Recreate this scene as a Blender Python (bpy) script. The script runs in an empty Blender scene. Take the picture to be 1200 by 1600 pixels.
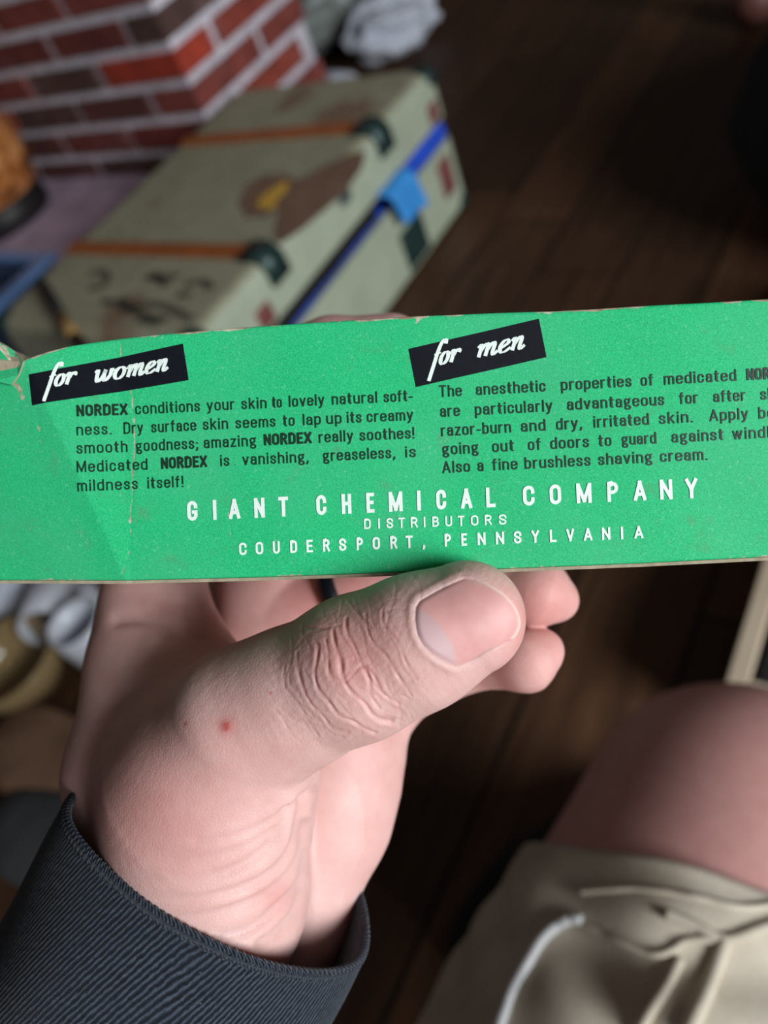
import bpy, bmesh, math, random
import numpy as np
from mathutils import Vector, Matrix

# ------------------------------------------------------------------ camera, world, lights
random.seed(5)
rng = np.random.default_rng(7)
SC = bpy.context.scene
COL = SC.collection
F_PX = 1223.0
CAM = np.array([0.0, 0.0, 0.70])
R = np.array([[0.82894136, 0.19204624, -0.52533272],      # world X,Y,Z rows over (right, down, forward) of the lens
              [0.46389522, -0.76078816, 0.45387509],
              [-0.31250191, -0.61993517, -0.71973811]])

cd = bpy.data.cameras.new('camera')
cam_ob = bpy.data.objects.new('camera', cd)
COL.objects.link(cam_ob)
cd.sensor_fit = 'VERTICAL'
cd.sensor_height = 36.0
cd.lens = 36.0 * F_PX / 1600.0
cd.clip_start = 0.01
cd.clip_end = 60
cd.dof.use_dof = True
cd.dof.focus_distance = 0.134
cd.dof.aperture_fstop = 10.8
M = Matrix(((R[0][0], -R[0][1], -R[0][2], 0.0),
            (R[1][0], -R[1][1], -R[1][2], 0.0),
            (R[2][0], -R[2][1], -R[2][2], 0.70),
            (0, 0, 0, 1)))
cam_ob.matrix_world = M
SC.camera = cam_ob

SC.view_settings.view_transform = 'Standard'
SC.view_settings.look = 'None'
SC.view_settings.gamma = 1.0
SC.view_settings.exposure = 0.0
SC.view_settings.use_curve_mapping = False

wd = bpy.data.worlds.new('world')
SC.world = wd
wd.use_nodes = True
bg = wd.node_tree.nodes['Background']
bg.inputs[0].default_value = (1.0, 0.93, 0.88, 1)
bg.inputs[1].default_value = 0.055


def area_light(name, loc, target, sx, sy, power, color):
    l = bpy.data.lights.new(name, 'AREA')
    l.shape = 'RECTANGLE'
    l.size, l.size_y = sx, sy
    l.energy = power
    l.color = color
    o = bpy.data.objects.new(name, l)
    o.location = loc
    d = Vector(target) - Vector(loc)
    o.rotation_euler = d.to_track_quat('-Z', 'Y').to_euler()
    COL.objects.link(o)
    return o


# daylight through the window on the right hand side of the room
area_light('window_daylight', (2.2, -0.20, 1.24), (-0.4, 0.40, 0.32), 1.1, 1.1, 95, (0.93, 0.97, 1.0))

# ------------------------------------------------------------------ helpers


def srgb(r, g, b):
    def f(c):
        c /= 255.0
        return c / 12.92 if c <= 0.04045 else ((c + 0.055) / 1.055) ** 2.4
    return (f(r), f(g), f(b), 1.0)


def W(p):
    """lens millimetres (right, down, forward) -> room metres; p (...,3)"""
    p = np.asarray(p, float) / 1000.0
    return p @ R.T + CAM


def P(px, py, z):
    return np.array([(px - 600.0) / F_PX * z, (py - 800.0) / F_PX * z, z])


def mesh_obj(name, verts, faces, mat=None, parent=None, smooth=True, uvs=None, loc=None):
    v = np.asarray(verts, float)
    if parent is not None and loc is None:
        loc = getattr_loc(parent)
    if loc is None:
        loc = np.array([(v[:, 0].min() + v[:, 0].max()) / 2, (v[:, 1].min() + v[:, 1].max()) / 2, v[:, 2].min()])
    loc = np.asarray(loc, float)
    me = bpy.data.meshes.new(name)
    me.from_pydata((v - loc).tolist(), [], [list(map(int, f)) for f in faces])
    if uvs is not None:
        ul = me.uv_layers.new(name='UVMap')
        uv = np.asarray(uvs, float)
        li = np.zeros(len(me.loops), int)
        me.loops.foreach_get('vertex_index', li)
        ul.data.foreach_set('uv', uv[li].astype(np.float32).ravel())
    if smooth:
        me.polygons.foreach_set('use_smooth', [True] * len(me.polygons))
    if mat is not None:
        for m in (mat if isinstance(mat, (list, tuple)) else [mat]):
            me.materials.append(m)
    me.validate()
    o = bpy.data.objects.new(name, me)
    COL.objects.link(o)
    if parent is not None:
        o.parent = parent
        o.location = loc - getattr_loc(parent)
    else:
        o.location = loc
    WLOC[o] = loc
    return o


WLOC = {}


def getattr_loc(o):
    return WLOC[o]


def thing(name, label, cat, loc, group=None):
    o = bpy.data.objects.new(name, None)
    o.empty_display_size = 0.03
    COL.objects.link(o)
    o.location = loc
    WLOC[o] = np.asarray(loc, float)
    return tag(o, label, cat, group)


def tag(o, label, cat, group=None):
    o['label'] = label
    o['category'] = cat
    if group:
        o['group'] = group
    return o


def structure(o):
    o['kind'] = 'structure'
    return o


class MB:
    def __init__(self):
        self.v, self.f, self.mi, self.col = [], [], [], []
        self.n = 0

    def add(self, v, f, mi=0, col=None):
        v = np.asarray(v, float)
        self.v.append(v)
        for q in f:
            self.f.append([i + self.n for i in q])
            self.mi.append(mi)
            self.col.append(col)
        self.n += len(v)

    def box(self, a, b, mi=0, col=None, bev=0.0):
        a, b = np.minimum(a, b), np.maximum(a, b)
        bm = bmesh.new()
        bmesh.ops.create_cube(bm, size=1.0)
        for vv in bm.verts:
            for k in range(3):
                vv.co[k] = (a[k] + b[k]) / 2 + vv.co[k] * (b[k] - a[k])
        if bev > 0:
            bmesh.ops.bevel(bm, geom=list(bm.edges), offset=bev, segments=3, profile=0.6, affect='EDGES')
        bm.verts.index_update()
        self.add([tuple(x.co) for x in bm.verts], [[x.index for x in fc.verts] for fc in bm.faces], mi, col)
        bm.free()

    def build(self, name, mat, parent=None, smooth=False, loc=None):
        o = mesh_obj(name, np.concatenate(self.v), self.f, mat, parent, smooth, None, loc)
        if len(self.mi) == len(o.data.polygons):
            o.data.polygons.foreach_set('material_index', self.mi)
            if any(c is not None for c in self.col):
                at = o.data.attributes.new('tone', 'FLOAT_COLOR', 'FACE')
                for i, c in enumerate(self.col):
                    at.data[i].color = (*c, 1) if c is not None else (1, 1, 1, 1)
        return o


def tube(path, rad, nseg=10, closed=False, cap=True):
    path = np.asarray(path, float)
    n = len(path)
    rad = np.broadcast_to(np.asarray(rad, float), (n,))
    V, Fc = [], []
    up = np.array([0.123, 0.321, 0.94])
    for i in range(n):
        a = path[(i - 1) % n] if (closed or i > 0) else path[i]
        b = path[(i + 1) % n] if (closed or i < n - 1) else path[i]
        t = b - a
        t /= np.linalg.norm(t) + 1e-12
        u = np.cross(t, up)
        u /= np.linalg.norm(u) + 1e-12
        w = np.cross(t, u)
        for k in range(nseg):
            an = 2 * math.pi * k / nseg
            V.append(path[i] + rad[i] * (math.cos(an) * u + math.sin(an) * w))
    for i in range(n if closed else n - 1):
        for k in range(nseg):
            j = (i + 1) % n
            Fc.append([i * nseg + k, i * nseg + (k + 1) % nseg, j * nseg + (k + 1) % nseg, j * nseg + k])
    if cap and not closed:
        Fc.append(list(range(nseg))[::-1])
        Fc.append([(n - 1) * nseg + k for k in range(nseg)])
    return np.array(V), Fc


def catmull(pts, per=8):
    pts = np.asarray(pts, float)
    q = np.vstack([2 * pts[0] - pts[1], pts, 2 * pts[-1] - pts[-2]])
    out = []
    for i in range(1, len(q) - 2):
        for k in range(per):
            t = k / per
            out.append(0.5 * ((2 * q[i]) + (-q[i - 1] + q[i + 1]) * t + (2 * q[i - 1] - 5 * q[i] + 4 * q[i + 1] - q[i + 2]) * t * t
                              + (-q[i - 1] + 3 * q[i] - 3 * q[i + 1] + q[i + 2]) * t ** 3))
    out.append(q[-2])
    return np.array(out)


def lathe(profile, n=40):
    V, Fc = [], []
    m = len(profile)
    for k in range(n):
        a = 2 * math.pi * k / n
        for r, z in profile:
            V.append((r * math.cos(a), r * math.sin(a), z))
    for k in range(n):
        k2 = (k + 1) % n
        for i in range(m - 1):
            Fc.append([k * m + i, k2 * m + i, k2 * m + i + 1, k * m + i + 1])
    return np.array(V), Fc


def grid_faces(nu, nv, cu=False):
    Fc = []
    for i in range(nu if cu else nu - 1):
        for j in range(nv - 1):
            i2 = (i + 1) % nu
            Fc.append([i * nv + j, i2 * nv + j, i2 * nv + j + 1, i * nv + j + 1])
    return Fc


# ------------------------------------------------------------------ materials
class NT:
    def __init__(self, name):
        self.m = bpy.data.materials.new(name)
        self.m.use_nodes = True
        self.t = self.m.node_tree
        self.b = self.t.nodes['Principled BSDF']

    def n(self, typ, **kw):
        nd = self.t.nodes.new(typ)
        for k, v in kw.items():
            if k.startswith('i_'):
                key = k[2:]
                nd.inputs[int(key) if key.isdigit() else key.replace('_', ' ')].default_value = v
            else:
                setattr(nd, k, v)
        return nd

    def l(self, a, b):
        self.t.links.new(a, b)

    def noise(self, scale, detail=3, vec=None, rough=0.55):
        nd = self.n('ShaderNodeTexNoise', i_Scale=scale, i_Detail=detail, i_Roughness=rough)
        if vec is not None:
            self.l(vec, nd.inputs['Vector'])
        return nd.outputs[0]

    def coord(self, which='Object', scale=None):
        c = self.n('ShaderNodeTexCoord').outputs[which]
        if scale:
            mp = self.n('ShaderNodeMapping')
            mp.inputs['Scale'].default_value = scale
            self.l(c, mp.inputs[0])
            return mp.outputs[0]
        return c

    def ramp(self, fac, stops):
        r = self.n('ShaderNodeValToRGB')
        e = r.color_ramp.elements
        while len(e) < len(stops):
            e.new(0.5)
        for k, (p, c) in enumerate(stops):
            e[k].position = p
            e[k].color = c if len(c) == 4 else (*c, 1)
        self.l(fac, r.inputs[0])
        return r.outputs[0]

    def mix(self, fac, a, b, mode='MIX'):
        m = self.n('ShaderNodeMix', data_type='RGBA', blend_type=mode)
        for s, v in ((0, fac), (6, a), (7, b)):
            if hasattr(v, 'links') or hasattr(v, 'is_output'):
                self.l(v, m.inputs[s])
            else:
                m.inputs[s].default_value = v
        return m.outputs[2]

    def math(self, op, a, b=0.0, clamp=False):
        m = self.n('ShaderNodeMath', operation=op, use_clamp=clamp)
        for s, v in ((0, a), (1, b)):
            if hasattr(v, 'is_output'):
                self.l(v, m.inputs[s])
            else:
                m.inputs[s].default_value = v
        return m.outputs[0]

    def bump(self, h, strength=0.3, dist=0.001):
        bp = self.n('ShaderNodeBump', i_Strength=strength, i_Distance=dist)
        self.l(h, bp.inputs['Height'])
        self.l(bp.outputs[0], self.b.inputs['Normal'])
        return bp

    def color(self, c):
        if hasattr(c, 'is_output'):
            self.l(c, self.b.inputs['Base Color'])
        else:
            self.b.inputs['Base Color'].default_value = c

    def set(self, **kw):
        for k, v in kw.items():
            self.b.inputs[k.replace('_', ' ')].default_value = v


def simple(name, c, rough=0.6, var=0.12, scale=20.0, bump=0.0, bscale=80.0, bdist=0.002, **kw):
    t = NT(name)
    v = t.coord()
    nz = t.noise(scale, 4, v)
    lo = tuple(x * (1 - var) for x in c[:3]) + (1,)
    hi = tuple(min(1, x * (1 + var)) for x in c[:3]) + (1,)
    t.color(t.ramp(nz, [(0.3, lo), (0.7, hi)]))
    t.set(Roughness=rough, **kw)
    if bump:
        t.bump(t.noise(bscale, 4, v), bump, bdist)
    return t.m

# ------------------------------------------------------------------ floor and hearth
def mat_floor():
    t = NT('dark_wood_planks')
    v = t.coord('Object')
    sep = t.n('ShaderNodeSeparateXYZ')
    t.l(v, sep.inputs[0])
    row = t.math('FLOOR', t.math('DIVIDE', sep.outputs[0], 0.125))
    wn = t.n('ShaderNodeTexWhiteNoise', noise_dimensions='1D')
    t.l(row, wn.inputs['W'])
    yy = t.math('ADD', sep.outputs[1], t.math('MULTIPLY', wn.outputs[0], 3.0))
    col = t.math('FLOOR', t.math('DIVIDE', yy, 0.9))
    cid = t.math('ADD', t.math('MULTIPLY', row, 7.31), col)
    wn2 = t.n('ShaderNodeTexWhiteNoise', noise_dimensions='1D')
    t.l(cid, wn2.inputs['W'])
    mp = t.n('ShaderNodeMapping')
    mp.inputs['Scale'].default_value = (14, 1.6, 1)
    t.l(v, mp.inputs[0])
    g = t.noise(4.0, 6, mp.outputs[0])
    mp2 = t.n('ShaderNodeMapping')
    mp2.inputs['Scale'].default_value = (90, 4, 1)
    t.l(v, mp2.inputs[0])
    g2 = t.noise(3.0, 4, mp2.outputs[0])
    f = t.math('ADD', t.math('MULTIPLY', g, 0.6), t.math('MULTIPLY', g2, 0.4))
    base = t.ramp(f, [(0.25, srgb(44, 29, 20)), (0.55, srgb(82, 57, 40)), (0.8, srgb(108, 82, 62))])
    tint = t.ramp(wn2.outputs[0], [(0.0, (0.62, 0.6, 0.58, 1)), (1.0, (1.15, 1.08, 1.0, 1))])
    c = t.mix(1.0, base, tint, 'MULTIPLY')
    fx = t.math('FRACT', t.math('DIVIDE', sep.outputs[0], 0.125))
    fy = t.math('FRACT', t.math('DIVIDE', yy, 0.9))
    gx = t.math('LESS_THAN', t.math('MINIMUM', fx, t.math('SUBTRACT', 1.0, fx)), 0.018)
    gy = t.math('LESS_THAN', t.math('MINIMUM', fy, t.math('SUBTRACT', 1.0, fy)), 0.002)
    gap = t.math('MAXIMUM', gx, gy)
    c = t.mix(gap, c, srgb(14, 10, 8))
    t.color(c)
    t.set(Roughness=0.55, Specular_IOR_Level=0.3)
    t.bump(t.math('SUBTRACT', g2, gap), 0.25, 0.002)
    return t.m


M_FLOOR = mat_floor()
fl = MB()
fl.box((-4.2, -1.8, -0.06), (2.4, 4.2, 0.0))
structure(fl.build('floor', M_FLOOR, loc=(0, 0, 0)))

M_WALL = simple('painted_plaster', srgb(150, 140, 128), 0.9, 0.05)
wl = MB()
wl.box((-4.2, 4.2, -0.06), (2.4, 4.3, 2.5))
structure(wl.build('wall_back', M_WALL))
wl = MB()
wl.box((-4.3, -1.8, -0.06), (-4.2, 4.3, 2.5))
structure(wl.build('wall_left', M_WALL))


def mat_brick():
    t = NT('red_brick_faces')
    at = t.n('ShaderNodeAttribute', attribute_name='tone')
    v = t.coord()
    nz = t.noise(22, 6, v, 0.65)
    c = t.mix(1.0, at.outputs[0], t.ramp(nz, [(0.3, (0.55, 0.5, 0.5, 1)), (0.7, (1.25, 1.2, 1.2, 1))]), 'MULTIPLY')
    nz2 = t.noise(9, 5, v, 0.7)
    c = t.mix(t.ramp(nz2, [(0.56, (0, 0, 0, 1)), (0.75, (0.35, 0.35, 0.35, 1))]), c, srgb(168, 140, 142))
    t.color(c)
    t.set(Roughness=0.85)
    t.bump(t.noise(120, 5, v), 0.5, 0.003)
    return t.m


M_BRICK = mat_brick()
M_MORTAR = simple('grey_mortar', srgb(205, 200, 210), 0.95, 0.2, 30, 0.5, 150, 0.003)
bk = MB()
CX, CY = -1.142, 1.03
DEP = 0.36
bk.box((-3.2, CY + 0.006, 0.0), (CX - 0.006, CY + DEP - 0.006, 2.2), 1, (1, 1, 1))
PITCH, JT = 0.0605, 0.0165
tones = [srgb(138, 56, 46), srgb(122, 52, 46), srgb(112, 54, 48), srgb(132, 64, 56), srgb(96, 54, 50), srgb(86, 62, 56), srgb(146, 66, 52)]
# x of one upright joint in each course, read off the photograph
joints = {0: -1.52, 1: -1.367, 2: -1.258, 3: -1.357, 4: -1.232}
zb0 = 0.7 - 0.472 - 3 * PITCH          # bed line below course 0
for r in range(-1, 34):
    z0 = zb0 + r * PITCH + PITCH + JT / 2
    z1 = z0 + PITCH - JT
    if z1 < 0.02:
        continue
    if r in joints:
        j0 = joints[r]
    else:
        j0 = -1.25 - (r % 2) * 0.105
    xs = [j0 + k * 0.2165 for k in range(-12, 4)]
    xs = [x for x in xs if x < CX - 0.03]
    prev = None
    edges = xs + [CX + JT / 2]
    for a, b in zip(edges[:-1], edges[1:]):
        c = tones[random.randrange(len(tones))][:3]
        if r == 3 and b > CX:
            c = srgb(168, 60, 40)[:3]
        if r == 0 or (r == 1 and b < -1.2):
            c = tones[random.choice([4, 5, 2])][:3]
        x0, x1 = a + JT / 2, b - JT / 2
        last = b > CX
        y1 = CY + 0.098
        if last:
            # the brick that turns the corner
            off = 0.098 if r % 2 else 0.205
            y1 = CY + off
        bk.box((x0 + random.uniform(-.002, .002), CY + random.uniform(-.0015, .0015), z0), (x1, y1, z1), 0, c, 0.003)
        if last:
            yy = y1 + JT
            while yy < CY + DEP - 0.03:
                y2 = min(yy + 0.203, CY + DEP)
                if CY + DEP - y2 < 0.03:
                    y2 = CY + DEP
                c2 = tones[random.choice([0, 1, 3, 6, 2])][:3]
                bk.box((CX - 0.098, yy, z0), (CX + random.uniform(-.0015, .0015), y2, z1), 0, c2, 0.003)
                yy = y2 + JT
ch = bk.build('wall_chimney', [M_BRICK, M_MORTAR])
structure(ch)

M_SLAB = simple('lavender_grey_stone', srgb(196, 174, 198), 0.8, 0.25, 14, 0.3, 60, 0.004)
hs = MB()
hs.box((-3.2, 0.70, 0.0), (-1.145, 1.03, 0.128), 0, None, 0.006)
structure(hs.build('trim_hearth', M_SLAB))

# ------------------------------------------------------------------ suitcase


def mat_suitcase():
    t = NT('worn_olive_canvas')
    v = t.coord()
    a = t.noise(3.2, 4, v, 0.6)
    b = t.noise(26, 5, v, 0.6)
    base = t.ramp(b, [(0.3, srgb(146, 144, 120)), (0.7, srgb(166, 164, 140))])
    wear = t.ramp(a, [(0.56, (0, 0, 0, 1)), (0.60, (0.85, 0.85, 0.85, 1))])
    c = t.mix(wear, base, srgb(128, 100, 80))
    t.color(c)
    t.set(Roughness=0.7, Specular_IOR_Level=0.3)
    t.bump(t.noise(300, 3, v), 0.2, 0.001)
    return t.m


M_CANVAS = mat_suitcase()
M_CANVAS_BROWN = simple('rubbed_brown_patch', srgb(126, 98, 78), 0.75, 0.15, 25)
M_CANVAS_EDGE = simple('pale_green_canvas', srgb(158, 166, 145), 0.65, 0.1, 18)
M_SLAT = simple('orange_brown_wood_strip', srgb(158, 88, 42), 0.5, 0.15, 30)
M_GUARD = simple('dark_green_metal', srgb(40, 62, 60), 0.4, 0.2, 40, Metallic=0.3)
M_STEEL = simple('grey_steel', srgb(120, 135, 140), 0.35, 0.1, 40, Metallic=0.7)
M_MARK = simple('faded_black_paint', srgb(84, 80, 68), 0.8, 0.2, 60)
M_LEATHER = simple('maroon_leather', srgb(112, 62, 58), 0.6, 0.2, 40)
M_YELLOW = simple('yellow_paper', srgb(214, 168, 62), 0.7, 0.12, 60)
M_RUST = simple('dark_inside', srgb(22, 22, 30), 0.9, 0.1)

SX0, SX1, SY0, SY1 = -1.112, -0.700, 0.455, 1.105
ZB, ZL0, ZT = 0.130, 0.163, 0.238
sc_root = thing('suitcase', 'old olive green suitcase with two orange brown wood strips lying beside the brick chimney', 'suitcase',
                (-0.906, 0.78, 0.0))


def rounded_box(a, b, bev, seg=5):
    m = MB()
    bm = bmesh.new()
    bmesh.ops.create_cube(bm, size=1.0)
    a, b = np.array(a), np.array(b)
    for vv in bm.verts:
        for k in range(3):
            vv.co[k] = (a[k] + b[k]) / 2 + vv.co[k] * (b[k] - a[k])
    bmesh.ops.bevel(bm, geom=list(bm.edges), offset=bev, segments=seg, profile=0.5, affect='EDGES')
    bm.verts.index_update()
    m.add([tuple(x.co) for x in bm.verts], [[x.index for x in fc.verts] for fc in bm.faces])
    bm.free()
    return m


def open_box(a, b, bev, wall, open_top):
    """shell open on top (or at the bottom), with wall thickness"""
    bm = bmesh.new()
    bmesh.ops.create_cube(bm, size=1.0)
    for vv in bm.verts:
        for k in range(3):
            vv.co[k] = (a[k] + b[k]) / 2 + vv.co[k] * (b[k] - a[k])
    sgn = 1 if open_top else -1
    fz = [f for f in bm.faces if f.normal.z * sgn > 0.9]
    zc = b[2] if open_top else a[2]
    keep = [e for e in bm.edges if not all(abs(v.co.z - zc) < 1e-6 for v in e.verts)]
    bmesh.ops.delete(bm, geom=fz, context='FACES_ONLY')
    keep = [e for e in keep if e.is_valid]
    bmesh.ops.bevel(bm, geom=keep, offset=bev, segments=4, profile=0.5, affect='EDGES')
    bmesh.ops.recalc_face_normals(bm, faces=bm.faces)
    bmesh.ops.solidify(bm, geom=list(bm.faces), thickness=wall)
    bm.verts.index_update()
    m = MB()
    m.add([tuple(x.co) for x in bm.verts], [[x.index for x in fc.verts] for fc in bm.faces])
    bm.free()
    return m


body_case = open_box((SX0, SY0, 0.004), (SX1, SY1, ZB), 0.016, 0.006, True).build('body', M_CANVAS_EDGE, sc_root, False)
lid = open_box((SX0, SY0, ZL0), (SX1, SY1, ZT), 0.018, 0.006, False).build('lid', [M_CANVAS, M_CANVAS_EDGE], sc_root, False)
for p in lid.data.polygons:
    if p.normal.x > 0.5 and abs(p.normal.z) < 0.75:
        p.material_index = 1
hb = MB()
hb.box((SX0 - 0.004, SY0 + 0.03, ZB - 0.02), (SX0 - 0.0005, SY1 - 0.03, ZL0 + 0.02))
hb.build('hinge_strip', M_LEATHER, sc_root)
for fx_, fy_ in ((SX0 + .03, SY0 + .03), (SX1 - .03, SY0 + .03), (SX0 + .03, SY1 - .03), (SX1 - .03, SY1 - .03)):
    ft = MB()
    ft.box((fx_ - .012, fy_ - .012, 0), (fx_ + .012, fy_ + .012, 0.005))
    ft.build('foot', M_GUARD, sc_root)
for yc in (0.626, 0.922):
    s = MB()
    s.box((SX0 + 0.014, yc - 0.0125, ZT - 0.002), (SX1 - 0.020, yc + 0.0125, ZT + 0.007), 0, None, 0.003)
    s.box((SX0 - 0.006, yc - 0.0125, ZL0 + 0.01), (SX0 + 0.001, yc + 0.0125, ZT - 0.010), 0, None, 0.002)
    so = s.build('wood_strip', M_SLAT, lid)
    c = MB()
    # metal cap folded over the edge of the lid
    prof = [(SX1 - 0.034, ZT + 0.0085), (SX1 - 0.012, ZT + 0.0085), (SX1 - 0.004, ZT + 0.0055), (SX1 + 0.006, ZT - 0.006), (SX1 + 0.0075, ZT - 0.036)]
    inn = [(SX1 - 0.034, ZT - 0.002), (SX1 - 0.014, ZT - 0.002), (SX1 - 0.010, ZT - 0.004), (SX1 - 0.001, ZT - 0.012), (SX1 - 0.001, ZT - 0.036)]
    V = []
    for (px_, pz_) in prof + inn:
        V += [(px_, yc - 0.019, pz_), (px_, yc + 0.019, pz_)]
    n = 5
    Fc = []
    for i in range(n - 1):
        Fc.append([2 * i, 2 * i + 1, 2 * i + 3, 2 * i + 2])
        k = 2 * n + 2 * i
        Fc.append([k, k + 2, k + 3, k + 1])
        Fc.append([2 * i, 2 * i + 2, k + 2, k])
        Fc.append([2 * i + 1, k + 1, k + 3, 2 * i + 3])
    Fc.append([0, 2 * n, 2 * n + 1, 1])
    Fc.append([2 * n - 2, 2 * n - 1, 4 * n - 1, 4 * n - 2])
    c.add(V, Fc)
    c.build('metal_cap', M_GUARD, lid, True)
# corner guards: three-sided metal shells
for (gx, gy, sx_, sy_) in ((SX1, SY1, -1, -1), (SX1, SY0, -1, 1), (SX0, SY0, 1, 1)):
    m = rounded_box((min(gx + 0.003 * -sx_, gx + 0.036 * sx_), min(gy - 0.003 * sy_, gy + 0.036 * sy_), ZT - 0.030),
                    (max(gx + 0.003 * -sx_, gx + 0.036 * sx_), max(gy - 0.003 * sy_, gy + 0.036 * sy_), ZT + 0.003), 0.016)
    m.build('corner_guard', M_GUARD, lid, True)
for (gy, sy_) in ((SY1, -1), (SY0, 1)):
    m = rounded_box((SX1 - 0.03, min(gy - 0.003 * sy_, gy + 0.034 * sy_), 0.001), (SX1 + 0.003, max(gy - 0.003 * sy_, gy + 0.034 * sy_), 0.034), 0.014)
    m.build('corner_guard', M_GUARD, body_case, True)
m = rounded_box((SX1 - 0.002, 0.885, 0.020), (SX1 + 0.004, 0.955, 0.085), 0.0025, 2)
m.build('lock_plate', M_GUARD, body_case, True)
m = rounded_box((SX1 - 0.002, 1.035, 0.05), (SX1 + 0.003, 1.075, 0.112), 0.0025, 2)
m.build('leather_patch', M_LEATHER, body_case, True)
for y0 in (1.052, 0.560):
    m = rounded_box((SX1 - 0.002, y0, ZL0 + 0.004), (SX1 + 0.003, y0 + 0.03, ZL0 + 0.034), 0.0025, 2)
    m.build('leather_patch', M_LEATHER, lid, True)
m = rounded_box((SX1 - 0.001, 0.785, ZT - 0.040), (SX1 + 0.005, 0.812, ZT - 0.018), 0.0025, 2)
m.build('latch', M_STEEL, lid, True)


def flat_patch(pts, z, h=0.0006):
    """flat polygon lying on the lid"""
    V = [(x, y, z) for x, y in pts] + [(x, y, z + h) for x, y in pts]
    n = len(pts)
    return V, [list(range(n, 2 * n))] + [[i, (i + 1) % n, n + (i + 1) % n, n + i] for i in range(n)]


def onlid(px, py, z=ZT):
    r = R @ np.array([(px - 600) / F_PX, (py - 800) / F_PX, 1.0])
    t = (z - CAM[2]) / r[2]
    return tuple((CAM + r * t)[:2])


pt = MB()
pt.add(*flat_patch([onlid(*p) for p in ((445, 292), (470, 280), (500, 262), (545, 242), (572, 235), (566, 262), (540, 300), (500, 335), (470, 360), (440, 380), (428, 372), (432, 345))], ZT))
pt.add(*flat_patch([onlid(*p) for p in ((372, 318), (385, 290), (410, 275), (445, 272), (470, 285), (445, 318), (420, 338), (385, 340))], ZT - 0.0001))
pt.build('rubbed_patch', M_CANVAS_BROWN, lid)
pt = MB()
pt.add(*flat_patch([onlid(*p) for p in ((400, 322), (410, 308), (425, 297), (438, 288), (452, 284), (447, 300), (434, 308), (431, 322), (418, 328))], ZT, 0.0012))
pt.build('sticker', M_YELLOW, lid)
# hand painted marking, worn away
mk = MB()
strokes = [[(140, 430), (158, 424), (168, 436), (160, 448), (138, 452)], [(160, 470), (190, 478), (200, 490)], [(188, 466), (222, 492), (262, 500)],
           [(205, 482), (248, 476), (300, 500)], [(215, 500), (250, 506)],
           [(228, 432), (250, 436), (280, 430)], [(240, 428), (262, 446)], [(288, 446), (318, 440), (330, 452)], [(276, 462), (300, 460)]]
for s in strokes:
    path = np.array([(*onlid(*p), ZT) for p in catmull(s, 5)])
    wv = 0.006
    n = len(path)
    tng = np.gradient(path, axis=0)
    nr = np.stack([-tng[:, 1], tng[:, 0], 0 * tng[:, 0]], 1)
    nr /= np.linalg.norm(nr, axis=1)[:, None] + 1e-9
    V = np.concatenate([path + nr * wv + (0, 0, .0008), path - nr * wv + (0, 0, .0008)])
    mk.add(V, [[i, i + 1, n + i + 1, n + i] for i in range(n - 1)])
mk.build('painted_marking', M_MARK, lid)

# cloth in the gap, and a black sheet for its shade
M_BLUE = simple('royal_blue_cloth', srgb(26, 72, 190), 0.85, 0.2, 30, 0.4, 200, 0.001)
M_CYAN = simple('light_blue_cloth', srgb(52, 140, 214), 0.8, 0.15, 30, 0.4, 200, 0.001)
M_BLACK = simple('black_cloth', srgb(14, 14, 16), 0.9, 0.2, 30)


def cloth_sheet(nu, nv, fn, thick):
    top = np.array([fn(i / (nu - 1), j / (nv - 1)) for i in range(nu) for j in range(nv)])
    du = np.array([fn(min(1, i / (nu - 1) + .01), j / (nv - 1)) for i in range(nu) for j in range(nv)]) - np.array([fn(i / (nu - 1) - .01, j / (nv - 1)) for i in range(nu) for j in range(nv)])
    dv = np.array([fn(i / (nu - 1), j / (nv - 1) + .01) for i in range(nu) for j in range(nv)]) - np.array([fn(i / (nu - 1), j / (nv - 1) - .01) for i in range(nu) for j in range(nv)])
    nr = np.cross(du, dv)
    nr /= np.linalg.norm(nr, axis=1)[:, None] + 1e-12
    if callable(thick):
        thick = np.array([thick(i / (nu - 1), j / (nv - 1)) for i in range(nu) for j in range(nv)])[:, None]
    bot = top - nr * thick
    n = nu * nv
    f1 = grid_faces(nu, nv)
    f2 = [[n + k for k in q[::-1]] for q in f1]
    ring = [i * nv for i in range(nu)] + [(nu - 1) * nv + j for j in range(1, nv)] + [i * nv + nv - 1 for i in range(nu - 2, -1, -1)] + [j for j in range(nv - 2, 0, -1)]
    f3 = [[ring[k], ring[(k + 1) % len(ring)], n + ring[(k + 1) % len(ring)], n + ring[k]] for k in range(len(ring))]
    return np.concatenate([top, bot]), f1 + f2 + [q[::-1] for q in f3]


def blue_fn(u, v):
    y = 0.60 + u * 0.485
    wob = 0.003 * math.sin(u * 23) + 0.002 * math.sin(u * 51 + 1)
    k = min(1, max(0, (u - 0.60) / 0.08))
    k = k * k * (3 - 2 * k)
    x = SX1 - (0.010 - 0.012 * k) - 0.25 * (1 - v)
    return (x, y, ZB - 0.004 + 0.0055 * k)


v_, f_ = cloth_sheet(80, 16, blue_fn, lambda u, v: 0.005 + 0.0245 * min(1, max(0, (u - .60) / .08)) * (1 - .25 * v ** 6) + .001 * math.sin(u * 40))
bl = mesh_obj('folded_cloth', v_, f_, M_BLUE)
tag(bl, 'royal blue folded cloth showing in the gap below the suitcase lid', 'cloth')


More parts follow.
